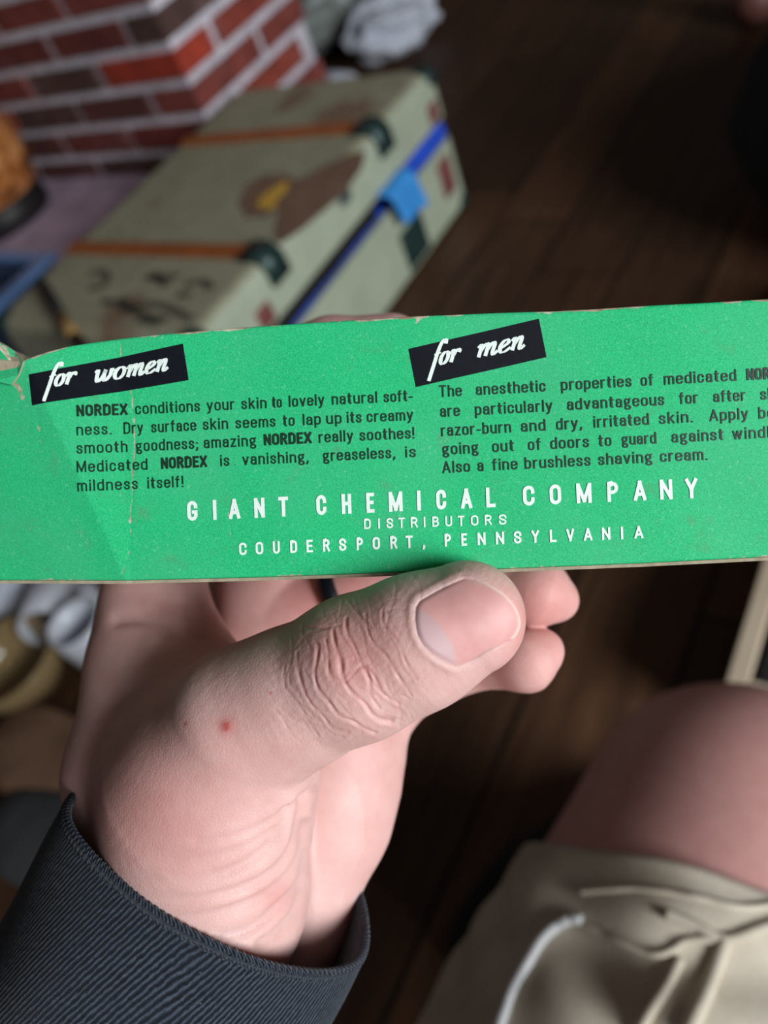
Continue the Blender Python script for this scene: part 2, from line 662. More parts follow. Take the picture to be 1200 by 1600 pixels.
def cyan_fn(u, v):
    # comes out of the gap and hangs over the front of the suitcase
    y = 0.866 + u * 0.070 + v * 0.004
    if v < 0.4:
        k = v / 0.4
        return (SX1 - 0.05 + k * 0.058, y, ZB + 0.0325 + 0.0005 * math.sin(u * 9))
    k = (v - 0.4) / 0.6
    a = min(1, k * 2.2) * math.pi / 2
    return (SX1 + 0.008 + 0.012 * math.sin(a) + 0.004 * math.sin(u * 7) * k, y + k * 0.012, ZB + 0.0325 - 0.012 * (1 - math.cos(a)) - max(0, k - 0.3) * 0.058 * (1 + 0.3 * u))


v_, f_ = cloth_sheet(14, 24, cyan_fn, 0.0035)
tag(mesh_obj('hanging_cloth', v_, f_, M_CYAN), 'light blue cloth corner hanging out over the front of the suitcase', 'cloth')

v_, f_ = cloth_sheet(40, 8, lambda u, v: (SX1 - 0.30 + 0.295 * v, 0.49 + 0.37 * u, 0.139 - .003 * v + 0.001 * math.sin(u * 17)), 0.022)  # black sheet added to stand for the shade under the lid
tag(mesh_obj('gap_shade_sheet', v_, f_, M_BLACK), 'added black sheet standing in for the shade inside the suitcase gap', 'shade sheet')

# ------------------------------------------------------------------ jug, bin and strap at the left


def mat_jug():
    t = NT('mottled_amber_glaze')
    v = t.coord()
    c = t.ramp(t.noise(20, 7, v, 0.8), [(0.40, srgb(70, 40, 22)), (0.48, srgb(176, 104, 48)), (0.66, srgb(226, 172, 116))])
    t.color(c)
    t.set(Roughness=0.3)
    return t.m


M_DARK = simple('blackened_metal', srgb(22, 20, 20), 0.5, 0.2, 30)
JX, JY = -1.690, 0.872
JS = np.array([1.06, 1.06, 1.06])
jg = thing('jug', 'mottled amber brown jug with a dark foot standing on the hearth slab', 'jug', (JX, JY, 0.128))
v_, f_ = lathe([(0.0, 0.035), (0.085, 0.035), (0.108, 0.06), (0.118, 0.11), (0.115, 0.16), (0.095, 0.21), (0.06, 0.25), (0.045, 0.28), (0.045, 0.33), (0.055, 0.345), (0.048, 0.345), (0.038, 0.33), (0.038, 0.28), (0.0, 0.25)])
mesh_obj('body', v_ * JS + np.array([JX, JY, 0.128]), f_, mat_jug(), jg)
v_, f_ = lathe([(0.0, 0.0), (0.098, 0.0), (0.104, 0.012), (0.100, 0.03), (0.100, 0.05), (0.0, 0.05)])
mesh_obj('foot', v_ * JS + np.array([JX, JY, 0.128]), f_, M_DARK, jg)

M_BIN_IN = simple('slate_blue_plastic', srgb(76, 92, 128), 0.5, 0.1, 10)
M_BIN = simple('pale_blue_plastic', srgb(112, 152, 208), 0.35, 0.08, 10)
bn = thing('storage_bin', 'slate blue open plastic bin with a pale blue rim left of the suitcase', 'bin', (-1.42, 0.42, 0))
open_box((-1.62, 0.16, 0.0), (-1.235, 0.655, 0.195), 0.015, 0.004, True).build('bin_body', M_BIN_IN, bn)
rp = [(-1.615, .165), (-1.24, .165), (-1.24, .65), (-1.615, .65)]
rm = MB()
rm.box((-1.628, .148, .190), (-1.606, .667, .202), 0, None, .003)
rm.box((-1.253, .148, .190), (-1.222, .667, .202), 0, None, .003)
rm.box((-1.61, .148, .190), (-1.25, .170, .202), 0, None, .003)
rm.box((-1.61, .645, .190), (-1.25, .667, .202), 0, None, .003)
rm.build('rim', M_BIN, bn)
# paper lying in it
v_, f_ = cloth_sheet(12, 12, lambda u, v: (-1.60 + u * .34, .18 + v * .45, .165 + .012 * math.sin(u * 3 + v * 2)), 0.01)
tag(mesh_obj('folded_fabric', v_, f_, simple('grey_violet_fabric', srgb(92, 88, 108), 0.9, 0.15, 15)), 'grey violet fabric folded inside the slate blue bin', 'fabric')

M_STRAP = simple('black_webbing', srgb(24, 25, 28), 0.7, 0.15, 60)
M_BRASS = simple('dull_brass', srgb(178, 142, 88), 0.45, 0.15, 60, Metallic=0.3)


def onz(px, py, z):
    r = R @ np.array([(px - 600) / F_PX, (py - 800) / F_PX, 1.0])
    return CAM + r * ((z - CAM[2]) / r[2])


st = thing('paintbrush', 'dark handled brush with a tan brass ferrule lying on the near suitcase corner', 'brush', tuple(onz(95, 490, ZT)))
pa, pb, pc = onz(62, 435, ZT + .012), onz(97, 495, ZT + .010), onz(118, 528, ZT + .009)
v_, f_ = tube([pa, pa * .8 + pb * .2, pa * .4 + pb * .6, pb], [.004, .0075, .008, .007], 14)
mesh_obj('handle', v_, f_, M_STRAP, st)
v_, f_ = tube([pb, pb * .5 + pc * .5, pc], [.0075, .0085, .009], 14)
mesh_obj('ferrule', v_, f_, M_BRASS, st)
pd = pc + (pc - pb) * 1.2
v_, f_ = tube([pc, pd * .5 + pc * .5, pd], [.0085, .010, .003], 14)
mesh_obj('bristles', v_, f_, M_DARK, st)

# ------------------------------------------------------------------ crumpled paper and plastic


def crumple(center, size, seed, amp=0.35, sub=4, flat=0.75, freq=1.7):
    g = np.random.default_rng(seed)
    bm = bmesh.new()
    bmesh.ops.create_icosphere(bm, subdivisions=sub, radius=1.0)
    v = np.array([x.co for x in bm.verts])
    bm.verts.index_update()
    f = [[x.index for x in q.verts] for q in bm.faces]
    bm.free()
    d = np.zeros(len(v))
    for k in range(10):
        w = g.normal(size=3) * freq * (1 + k * .35)
        d += np.abs(np.sin(v @ w + g.uniform(0, 6))) / (1 + k * .45)
    d = d / d.max()
    v = v * (1 - amp + amp * 1.6 * d)[:, None]
    v = v * np.array(size) / 2
    zf = v[:, 2].min() * flat
    v[:, 2] = np.maximum(v[:, 2], zf)
    v[:, 2] -= zf
    return v + np.array(center), f


M_PAPER = simple('white_paper', srgb(205, 210, 222), 0.85, 0.06, 20)
M_PLASTIC = simple('grey_plastic_film', srgb(134, 142, 138), 0.4, 0.35, 14)
v_, f_ = crumple((-1.225, 1.79, 0), (.20, .24, .13), 3, .45)
tag(mesh_obj('crumpled_paper', v_, f_, M_PAPER, None, False), 'large white crumpled paper on the floor behind the suitcase', 'paper')
v_, f_ = crumple((-1.50, 1.92, 0), (.27, .42, .17), 11, .4)
tag(mesh_obj('plastic_bag', v_, f_, M_PLASTIC, None, False), 'grey crumpled plastic bag beside the brick chimney corner', 'bag')
v_, f_ = crumple((-1.275, 1.54, 0), (.15, .13, .06), 8, .35)
tag(mesh_obj('crumpled_paper', v_, f_, M_PAPER, None, False), 'small white paper scrap between the chimney and the suitcase top', 'paper')

# ------------------------------------------------------------------ lower left clutter
M_CERAMIC = simple('white_ceramic', srgb(214, 218, 228), 0.3, 0.04, 20)


def mug(x, y, z, rz, tilt, label, s=1.0):
    r = thing('mug', label, 'mug', (x, y, z), 'white mugs on the floor')
    v, f = lathe([(0, 0), (.030, 0), (.036, .006), (.038, .05), (.037, .088), (.034, .088), (.033, .05), (.030, .01), (0, .008)])
    rt = np.array(Matrix.Rotation(rz, 3, 'Z') @ Matrix.Rotation(tilt, 3, 'X'))
    v = (v * s) @ rt.T
    hp = catmull([(.036, 0, .075), (.058, 0, .074), (.066, 0, .050), (.058, 0, .026), (.036, 0, .020)], 6) * s
    hv, hf = tube(hp @ rt.T, .0055 * s, 10)
    zmin = min(v[:, 2].min(), hv[:, 2].min())
    off = np.array([x, y, z - zmin])
    mesh_obj('cup', v + off, f, M_CERAMIC, r)
    mesh_obj('handle', hv + off, hf, M_CERAMIC, r)


def spot(px, py, h):
    return tuple(onz(px, py, h)[:2])


x_, y_ = spot(128, 985, .06)
mug(x_, y_, 0, 2.2, 0.0, 'white mug standing nearest to the hand at the lower left', .9)
x_, y_ = spot(76, 902, .05)
mug(x_, y_, 0, 0.7, 1.45, 'white mug tipped over behind the standing mug', .9)
x_, y_ = spot(2, 918, .03)
v_, f_ = crumple((x_ - .02, y_, 0), (.13, .12, .07), 21, .4)
tag(mesh_obj('paper_napkin', v_, f_, M_PAPER, None, False), 'bluish white napkin at the left edge beyond the tan glass bowl', 'napkin')


def mat_glass():
    t = NT('tan_glass')
    t.color(srgb(176, 150, 108))
    t.set(Roughness=0.08, Transmission_Weight=0.35, IOR=1.45)
    return t.m


x_, y_ = spot(22, 1040, .04)
v_, f_ = lathe([(0, 0.0), (.034, 0.0), (.044, .006), (.060, .030), (.064, .058), (.061, .060), (.055, .032), (.040, .012), (0, .009)])
tag(mesh_obj('glass_bowl', v_ + np.array([x_, y_, 0]), f_, mat_glass()), 'tan glass bowl with a bright glint below the white mugs', 'bowl')
x_, y_ = spot(50, 1172, .03)
v_, f_ = crumple((x_, y_, 0), (.16, .10, .05), 33, .25, 4, .6, 1.1)
tag(mesh_obj('paper_bag', v_, f_, simple('brown_kraft', srgb(128, 96, 74), 0.85, 0.12, 14)), 'crumpled brown paper bag left of the wrist', 'bag')
x_, y_ = spot(58, 1300, .02)
v_, f_ = crumple((x_, y_, 0), (.15, .09, .05), 41, .25, 4, .6, 1.1)
tag(mesh_obj('grey_rag', v_, f_, simple('charcoal_rag', srgb(64, 66, 68), 0.95, 0.15, 18)), 'charcoal rag on the floor just left of the sleeve', 'rag')

# ------------------------------------------------------------------ right side of the floor
M_TRAYW = simple('pale_pine', srgb(196, 178, 154), 0.6, 0.1, 12)
TX, TY, TH = -0.0765, 0.300, 0.08
tr = thing('wooden_tray', 'open tray with pale wooden sides and a black bottom beside the knee', 'tray', (0.15, 0.55, 0))
m = MB()
m.box((TX + .014, TY + .014, 0.0), (TX + .50, TY + .55, 0.008))
m.build('bottom', M_BLACK, tr)
for a, b in (((TX, TY, 0), (TX + .016, TY + .56, TH)), ((TX + .016, TY, 0), (TX + .50, TY + .016, TH)), ((TX + .498, TY, 0), (TX + .514, TY + .56, TH)), ((TX + .016, TY + .548, 0), (TX + .50, TY + .564, TH))):
    m = MB()
    m.box(a, b, 0, None, 0.002)
    m.build('side_board', M_TRAYW, tr)
m = MB()
m.box((TX + .02, TY + .02, 0.009), (TX + .49, TY + .54, 0.072), 0, None, 0.004)  # block added so that the inside of the tray shows black
tag(m.build('tray_filler', M_BLACK), 'black block added to blacken the inside of the pale wooden tray', 'filler')

bag = thing('duffel_bag', 'black duffel bag on the dark floor at the right edge', 'bag', (0.06, 1.14, 0))
v_, f_ = crumple((0.06, 1.14, 0), (.64, .52, .36), 52, .12, 5, .7, .9)
mesh_obj('bag_body', v_, f_, M_BLACK, bag)
hp = catmull([(0.06, 1.00, .18), (0.08, 1.03, .27), (0.08, 1.14, .31), (0.08, 1.25, .27), (0.06, 1.28, .18)], 8)
v_, f_ = tube(hp, .010, 10)
mesh_obj('handle', v_, f_, M_STRAP, bag)

M_STOOL = simple('reddish_brown_wood', srgb(122, 78, 70), 0.45, 0.12, 20)
sl = thing('stool', 'reddish brown wooden stool foot at the top right corner', 'stool', (-0.205, 1.85, 0))
v_, f_ = lathe([(0, .44), (.22, .44), (.225, .455), (.22, .475), (0, .48)], 48)
mesh_obj('seat', v_ + np.array([-0.205, 1.85, 0]), f_, M_STOOL, sl)
for dx, dy in ((-.165, -.165), (.165, -.165), (-.165, .165), (.165, .165)):
    v_, f_ = lathe([(0, 0), (.022, 0), (.036, .014), (.040, .035), (.034, .055), (.020, .070), (.020, .16), (.028, .24), (.022, .44), (0, .44)], 24)
    mesh_obj('leg', v_ + np.array([-0.205 + dx, 1.85 + dy, 0]), f_, M_STOOL, sl)

# a dark shoe on the floor by the leg
sh = thing('shoe', 'black shoe on the floor behind the khaki shorts', 'shoe', (-0.150, 0.135, 0))
prof = []
nu, nv = 26, 20
for i in range(nu):
    u = i / (nu - 1)
    ln = -0.13 + 0.26 * u
    w = 0.040 * (math.sin(math.pi * min(1, max(0.0, u * .93 + .035))) ** .45)
    h = 0.075 - 0.035 * max(0, u - .35) / .65 + (0.02 if u < .3 else 0.02 * max(0, 1 - (u - .3) * 4))
    h *= math.sin(math.pi * min(1, max(0, u * .9 + .05))) ** .35
    for j in range(nv):
        a = 2 * math.pi * j / nv
        x, z = math.cos(a), math.sin(a)
        x = math.copysign(abs(x) ** .7, x)
        z = math.copysign(abs(z) ** .8, z)
        prof.append((w * x, ln, h / 2 + h / 2 * z + .012))
v_ = np.array(prof) * .85
ang = -0.5
rt = np.array(Matrix.Rotation(ang, 3, 'Z'))
f_ = [[i * nv + j, i * nv + (j + 1) % nv, (i + 1) * nv + (j + 1) % nv, (i + 1) * nv + j] for i in range(nu - 1) for j in range(nv)]
f_ += [list(range(nv))[::-1], [(nu - 1) * nv + j for j in range(nv)]]
mesh_obj('upper', v_ @ rt.T + np.array([-0.150, 0.135, 0]), f_, M_BLACK, sh)
vs = v_.copy()
vs[:, :2] *= 1.06
vs[:, 2] = np.clip((vs[:, 2] - .012) * .9, 0, .018)
mesh_obj('sole', vs @ rt.T + np.array([-0.150, 0.135, 0]), f_, M_STRAP, sh)

# ------------------------------------------------------------------ carton held in the hand
FA, FB, FC_ = P(350, 515, 138.0), P(350, 897, 137.0), P(1200, 468, 131.0)
FN = np.cross(FC_ - FA, FB - FA)
FN /= np.linalg.norm(FN)
if FN[2] < 0:
    FN = -FN                      # points away from the viewer, into the carton


def seg_side(px, py, a, b):
    """signed distance in px from the line a-b, positive on its left"""
    dx, dy = b[0] - a[0], b[1] - a[1]
    ln = math.hypot(dx, dy)
    return ((px - a[0]) * dy - (py - a[1]) * dx) / ln * -1


def face_pt(px, py, lift=0.0):
    """point of the carton's printed side; lift is towards the viewer"""
    px, py = np.asarray(px, float), np.asarray(py, float)
    d = np.stack([(px - 600) / F_PX, (py - 800) / F_PX, np.ones_like(px)], -1)
    t = (FA @ FN) / (d @ FN)
    p = d * t[..., None]
    # crushed left end: the panel bulges between two creases and falls back beyond the second
    c1 = np.maximum(0, seg_side(px, py, (185, 535), (203, 890)))
    c2 = np.maximum(0, seg_side(px, py, (62, 600), (188, 888)))
    c3 = np.maximum(0, -(py - 560) * .9 - (px - 150) * .55 + 10)
    off = -0.011 * c1 + 0.027 * c2
    off = off + 0.10 * np.sin(px * .013 + py * .006) + 0.06 * np.sin(px * .031 - py * .02 + 1)
    return p + FN * (off - lift)[..., None]


TOPC = np.array([(-90, 538), (0, 541), (30, 574), (44, 567), (78, 554), (112, 544), (150, 537), (187, 531), (230, 526), (350, 515), (500, 505), (650, 496), (780, 490), (860, 488), (1000, 480), (1100, 475), (1200, 469), (1320, 462)], float)
BOTC = np.array([(-90, 907), (0, 906), (200, 905), (400, 900), (600, 893), (700, 889), (800, 886), (1000, 878), (1200, 868), (1320, 862)], float)


def topy(x):
    return np.interp(x, TOPC[:, 0], TOPC[:, 1])


def boty(x):
    return np.interp(x, BOTC[:, 0], BOTC[:, 1])


def poly_dist(px, py, pts):
    best = np.full(np.shape(px), 1e9)
    for (x0, y0), (x1, y1) in zip(pts[:-1], pts[1:]):
        dx, dy = x1 - x0, y1 - y0
        t = np.clip(((px - x0) * dx + (py - y0) * dy) / (dx * dx + dy * dy + 1e-9), 0, 1)
        best = np.minimum(best, np.hypot(px - x0 - t * dx, py - y0 - t * dy))
    return best


def mat_carton():
    t = NT('green_printed_card')
    v = t.coord()
    uv = t.n('ShaderNodeUVMap').outputs[0]
    wear = t.n('ShaderNodeAttribute', attribute_name='wear').outputs['Fac']
    fine = t.noise(4600, 2, v, 0.7)
    mid = t.noise(160, 5, v, 0.65)
    big = t.noise(38, 3, v, 0.5)
    g = t.ramp(fine, [(0.30, srgb(20, 154, 97)), (0.5, srgb(33, 185, 117)), (0.72, srgb(60, 203, 139))])
    g = t.mix(t.ramp(big, [(0.42, (0, 0, 0, 1)), (0.7, (0.38, 0.38, 0.38, 1))]), g, srgb(82, 178, 132))
    st = t.ramp(mid, [(0.60, (0, 0, 0, 1)), (0.74, (0.45, 0.45, 0.45, 1))])
    g = t.mix(st, g, srgb(92, 138, 100))
    sp = t.ramp(t.noise(1600, 2, v, 0.6), [(0.62, (0, 0, 0, 1)), (0.72, (0.28, 0.28, 0.28, 1))])
    g = t.mix(sp, g, srgb(150, 214, 182))
    wn = t.math('ADD', wear, t.math('MULTIPLY', t.math('SUBTRACT', t.noise(700, 4, v, 0.7), 0.5), 1.1))
    wf = t.ramp(wn, [(0.50, (0, 0, 0, 1)), (0.62, (1, 1, 1, 1))])
    c = t.mix(wf, g, t.ramp(t.noise(420, 3, v), [(0.35, srgb(150, 132, 104)), (0.65, srgb(206, 198, 176))]))
    t.color(c)
    t.set(Roughness=0.62, Specular_IOR_Level=0.25)
    t.bump(t.math('ADD', t.math('MULTIPLY', fine, 0.6), t.math('MULTIPLY', wear, -1.0)), 0.18, 0.0003)
    return t.m


M_CARTON = mat_carton()
M_CARD = simple('raw_grey_card', srgb(158, 146, 122), 0.85, 0.2, 600)
M_PRINTK = simple('black_print', srgb(13, 16, 25), 0.6, 0.2, 900, Specular_IOR_Level=0.2)
M_PRINTG = simple('dark_green_black_print', srgb(10, 44, 28), 0.55, 0.25, 1500)
M_PRINTW = simple('white_print', srgb(226, 238, 230), 0.6, 0.05, 900)

DEPTH = 29.0
xs = np.arange(-84, 1312, 3.0)
NR = 118
rows = np.linspace(0, 1, NR)
GX = np.repeat(xs[:, None], NR, 1)
GY = topy(GX) + (boty(GX) - topy(GX)) * rows[None, :]
front = face_pt(GX, GY)
# rounded long edges
upv = (FA - FB) / np.linalg.norm(FA - FB)
lip_t1 = front[:, 0] + upv * 0.22 + FN * 0.25
lip_t2 = front[:, 0] + upv * 0.30 + FN * 0.75
back_t = front[:, 0] + upv * 0.30 + FN * DEPTH
lip_b1 = front[:, -1] - upv * 0.20 + FN * 0.25
lip_b2 = front[:, -1] - upv * 0.28 + FN * 0.7
back_b = front[:, -1] - upv * 0.28 + FN * DEPTH
allr = np.concatenate([back_t[:, None], lip_t2[:, None], lip_t1[:, None], front, lip_b1[:, None], lip_b2[:, None], back_b[:, None]], 1)
nu, nv = allr.shape[:2]
V = allr.reshape(-1, 3)
Fc = [q[::-1] for q in grid_faces(nu, nv)]
Fc += [[i * nv, (i + 1) * nv, (i + 1) * nv + nv - 1, i * nv + nv - 1] for i in range(nu - 1)]
Fc.append(list(range(nv)))
Fc.append([(nu - 1) * nv + j for j in range(nv)][::-1])
cr_root = thing('carton', 'long worn green card carton with black and white print held in the hand', 'box', W(P(600, 890, 150)))
ext = lambda a: np.concatenate([np.repeat(a[:, :1], 3, 1), a, np.repeat(a[:, -1:], 3, 1)], 1)
EX, EY = ext(GX), ext(GY)
uv = np.stack([EX / 1200, (EY - 460) / 450], -1).reshape(-1, 2)
body = mesh_obj('body', W(V), Fc, [M_CARTON], cr_root, True, uv)
X_, Y_ = EX.ravel(), EY.ravel()
wear = np.zeros(len(X_))
wear += 0.74 * np.exp(-np.abs(Y_ - topy(X_)) / 3.6) * (0.75 + 0.35 * np.sin(X_ * .021 + 1) + .2 * np.sin(X_ * .09))
wear += 0.50 * np.exp(-np.abs(Y_ - boty(X_)) / 2.6) * (0.7 + 0.3 * np.sin(X_ * .017))
for pts, w_, a_ in (([(187, 535), (191, 560), (204, 600), (208, 640), (210, 690), (208, 735), (206, 780), (203, 815)], 1.6, .58), ([(203, 815), (205, 850), (192, 895)], 1.4, .42),
                    ([(24, 595), (36, 612), (40, 622)], 7, .5), ([(55, 600), (78, 592), (100, 574)], 1.5, .45), ([(62, 640), (66, 690), (60, 702)], 3, .35), ([(44, 668), (56, 660), (66, 672)], 1.5, .3),
                    ([(470, 655), (480, 640), (496, 615)], 1.2, .33), ([(540, 600), (556, 572), (560, 560)], 1.2, .3), ([(357, 800), (360, 835)], 1.6, .5), ([(376, 780), (386, 772), (392, 776)], 1.5, .4),
                    ([(600, 880), (612, 884)], 3, .45), ([(1105, 750), (1112, 770)], 1.2, .35), ([(120, 545), (145, 548)], 1.3, .3), ([(620, 512), (650, 506), (655, 500)], 2, .4)):
    wear += a_ * 1.25 * np.exp(-(poly_dist(X_, Y_, pts) / (w_ + .8)) ** 2)
at = body.data.attributes.new('wear', 'FLOAT', 'POINT')
at.data.foreach_set('value', np.clip(wear, 0, 1).astype(np.float32))

# raw card edge of the glued flap showing below the lower edge
bx = np.arange(-84, 1312, 8.0)
by = boty(bx)
p0 = face_pt(bx, by + 0.0) - upv * 0.29 + FN * 0.35
p1 = face_pt(bx, by + 0.0) - upv * 0.85 + FN * 0.40
p2 = p1 + FN * (DEPTH - 1.5)
p3 = p0 + FN * (DEPTH - 1.5)
V = np.stack([p0, p1, p2, p3], 1).reshape(-1, 3)
n = len(bx)
Fc = [[4 * i + k, 4 * (i + 1) + k, 4 * (i + 1) + (k + 1) % 4, 4 * i + (k + 1) % 4] for i in range(n - 1) for k in range(4)]
Fc += [[0, 1, 2, 3], [4 * n - 1, 4 * n - 2, 4 * n - 3, 4 * n - 4]]
mesh_obj('glued_flap', W(V), Fc, M_CARD, cr_root, False)

# torn end flap at the left
fp = [(-70, 560), (-70, 500), (0, 535), (22, 548), (46, 568), (38, 590), (26, 604), (0, 598)]
lift = [1.5, -2.0, -3.0, -1.5, 0.4, 0.8, 0.9, 1.3]
a = np.array([face_pt(x, y, l) for (x, y), l in zip(fp, lift)])
n = len(fp)
V = np.concatenate([a, a + FN * 0.55])
Fc = [list(range(n)), list(range(n, 2 * n))[::-1]] + [[i, n + i, n + (i + 1) % n, (i + 1) % n] for i in range(n)]
ef = mesh_obj('end_flap', W(V), Fc, [M_CARTON, M_CARD], cr_root, False)
for i, p in enumerate(ef.data.polygons):
    p.material_index = 0 if i == 0 else 1
at = ef.data.attributes.new('wear', 'FLOAT', 'POINT')
at.data.foreach_set('value', np.array([0.1, .5, .62, .62, .55, .4, .4, .1] * 2, np.float32))

# --- printed words: a narrow gothic alphabet drawn as strokes of even width
def arc(cx, cy, rx, ry, a0, a1, n=9):
    return [(cx + rx * math.cos(math.radians(a0 + (a1 - a0) * k / n)), cy + ry * math.sin(math.radians(a0 + (a1 - a0) * k / n))) for k in range(n + 1)]


def make_alphabet():
    g = {}
    w, r, q = .50, .25, .24
    g['O'] = (w, [arc(r, 1 - q, r, q, 0, 180) + arc(r, q, r, q, 180, 360) + [(w, 1 - q)]])
    g['C'] = (w, [[(w, .72)] + arc(r, 1 - q, r, q, 0, 180) + arc(r, q, r, q, 180, 360) + [(w, .28)]])
    g['G'] = (w, [[(w, .75)] + arc(r, 1 - q, r, q, 0, 180) + arc(r, q, r, q, 180, 360) + [(w, .40)], [(w, .42), (.34, .42)]])
    g['D'] = (w, [[(0, 0), (0, 1)], [(0, 1), (.24, 1)] + arc(.24, 1 - q, .26, q, 90, 0) + arc(.24, q, .26, q, 0, -90) + [(0, 0)]])
    g['N'] = (w, [[(0, 0), (0, 1)], [(0.02, .97), (w - .02, .03)], [(w, 0), (w, 1)]])
    g['E'] = (.40, [[(0, 0), (0, 1)], [(0, 1), (.40, 1)], [(0, .52), (.34, .52)], [(0, 0), (.40, 0)]])
    g['I'] = (.02, [[(.01, 0), (.01, 1)]])
    g['A'] = (.56, [[(0, 0), (.28, 1)], [(.28, 1), (.56, 0)], [(.10, .28), (.46, .28)]])
    g['T'] = (.50, [[(.25, 0), (.25, 1)], [(0, 1), (.5, 1)]])
    g['H'] = (w, [[(0, 0), (0, 1)], [(w, 0), (w, 1)], [(0, .52), (w, .52)]])
    g['M'] = (.64, [[(0, 0), (0, 1)], [(.64, 0), (.64, 1)], [(.02, .97), (.32, .05)], [(.62, .97), (.32, .05)]])
    g['L'] = (.38, [[(0, 0), (0, 1)], [(0, 0), (.38, 0)]])
    g['P'] = (.46, [[(0, 0), (0, 1)], [(0, 1), (.22, 1)] + arc(.22, .74, .24, .26, 90, -90) + [(0, .48)]])
    g['R'] = (.48, [[(0, 0), (0, 1)], [(0, 1), (.22, 1)] + arc(.22, .75, .24, .25, 90, -90) + [(0, .50)], [(.26, .50), (.48, 0)]])
    g['B'] = (.48, [[(0, 0), (0, 1)], [(0, 1), (.22, 1)] + arc(.22, .77, .22, .23, 90, -90) + [(0, .54)], [(.22, .54)] + arc(.22, .27, .26, .27, 90, -90) + [(0, 0)]])
    g['Y'] = (.56, [[(0, 1), (.28, .45)], [(.56, 1), (.28, .45)], [(.28, .45), (.28, 0)]])
    g['S'] = (.46, [[(.46, .72)] + arc(.23, .76, .23, .24, 0, 180) + [(.02, .68), (.10, .57), (.36, .43), (.44, .33)] + arc(.23, .24, .23, .24, 0, -180) + [(0, .28)]])
    g['U'] = (w, [[(0, 1)] + arc(r, q, r, q, 180, 360) + [(w, 1)]])
    g['V'] = (.54, [[(0, 1), (.27, 0)], [(.54, 1), (.27, 0)]])
    g['X'] = (.52, [[(0, 0), (.52, 1)], [(0, 1), (.52, 0)]])
    x, w, r, q = .71, .40, .20, .19
    bowl = arc(r, x - q, r, q, 0, 180) + arc(r, q, r, q, 180, 360) + [(w, x - q)]
    g['o'] = (w, [bowl])
    g['b'] = (w, [bowl, [(0, 0), (0, 1)]])
    g['d'] = (w, [bowl, [(w, 0), (w, 1)]])
    g['p'] = (w, [bowl, [(0, -.28), (0, x)]])
    g['c'] = (.37, [[(.37, .50)] + arc(.19, x - q, .185, q, 0, 180) + arc(.19, q, .185, q, 180, 360) + [(.37, .22)]])
    g['e'] = (w, [[(0, .37), (w, .37), (w, x - q)] + arc(r, x - q, r, q, 0, 180) + arc(r, q, r, q, 180, 345)])
    g['a'] = (.38, [[(.02, .50)] + arc(.19, x - .18, .18, .18, 170, 0) + [(.37, 0)], [(.37, .42), (.20, .41)] + arc(.17, .20, .17, .20, 90, 290) + [(.37, .16)]])
    g['n'] = (w, [[(0, 0), (0, x)], [(0, x - q - .04)] + arc(r, x - q, r, q, 175, 0) + [(w, 0)]])
    g['h'] = (w, [[(0, 0), (0, 1)], [(0, x - q - .04)] + arc(r, x - q, r, q, 175, 0) + [(w, 0)]])
    g['m'] = (.68, [[(0, 0), (0, x)], [(0, x - q - .04)] + arc(.17, x - q, .17, q, 175, 0) + [(.34, 0)], [(.34, x - q - .04)] + arc(.51, x - q, .17, q, 175, 0) + [(.68, 0)]])
    g['u'] = (w, [[(0, x)] + arc(r, q, r, q, 180, 355) + [(w, q + .04)], [(w, 0), (w, x)]])
    g['r'] = (.24, [[(0, 0), (0, x)], [(0, x - q - .06)] + arc(.20, x - .20, .19, .20, 170, 80)])
    g['i'] = (.02, [[(.01, 0), (.01, x)], [(.01, .93), (.01, .98)]])
    g['l'] = (.02, [[(.01, 0), (.01, 1)]])
    g['t'] = (.24, [[(.09, .95), (.09, .12)] + arc(.20, .12, .11, .12, 180, 270), [(0, x), (.23, x)]])
    g['f'] = (.25, [[(.09, 0), (.09, .86)] + arc(.20, .88, .11, .12, 180, 90), [(0, x), (.23, x)]])
    g['k'] = (.38, [[(0, 0), (0, 1)], [(.02, .28), (.35, x)], [(.14, .42), (.38, 0)]])
    g['s'] = (.35, [[(.34, .52)] + arc(.175, x - .17, .17, .17, 5, 180) + [(.03, .47), (.10, .40), (.26, .32), (.33, .25)] + arc(.175, .17, .175, .17, 0, -180) + [(0, .19)]])
    g['v'] = (.40, [[(0, x), (.20, 0)], [(.40, x), (.20, 0)]])
    g['w'] = (.62, [[(0, x), (.16, 0)], [(.16, 0), (.31, x)], [(.31, x), (.46, 0)], [(.46, 0), (.62, x)]])
    g['y'] = (.40, [[(0, x), (.20, .02)], [(.40, x), (.20, .02), (.13, -.20), (.02, -.27)]])
    g['z'] = (.34, [[(0, x), (.34, x)], [(.34, x), (0, 0)], [(0, 0), (.34, 0)]])
    g['g'] = (.42, [arc(.18, .49, .18, .22, 0, 360, 16), [(.30, .66), (.42, .72)], [(.08, .29), (.03, .20), (.08, .10), (.30, .08)] + arc(.22, -.10, .20, .17, 60, -240, 16)])
    g['.'] = (.03, [[(0, 0.0), (.03, 0.0)]])
    g[','] = (.06, [[(.05, 0.03), (.04, -.10), (-.02, -.20)]])
    g[';'] = (.06, [[(.05, 0.03), (.04, -.10), (-.02, -.20)], [(.02, .50), (.05, .50)]])
    g['!'] = (.03, [[(.015, .30), (.015, 1)], [(0, 0), (.03, 0)]])
    g['-'] = (.22, [[(0, .34), (.22, .34)]])
    return g


ALPHA = make_alphabet()


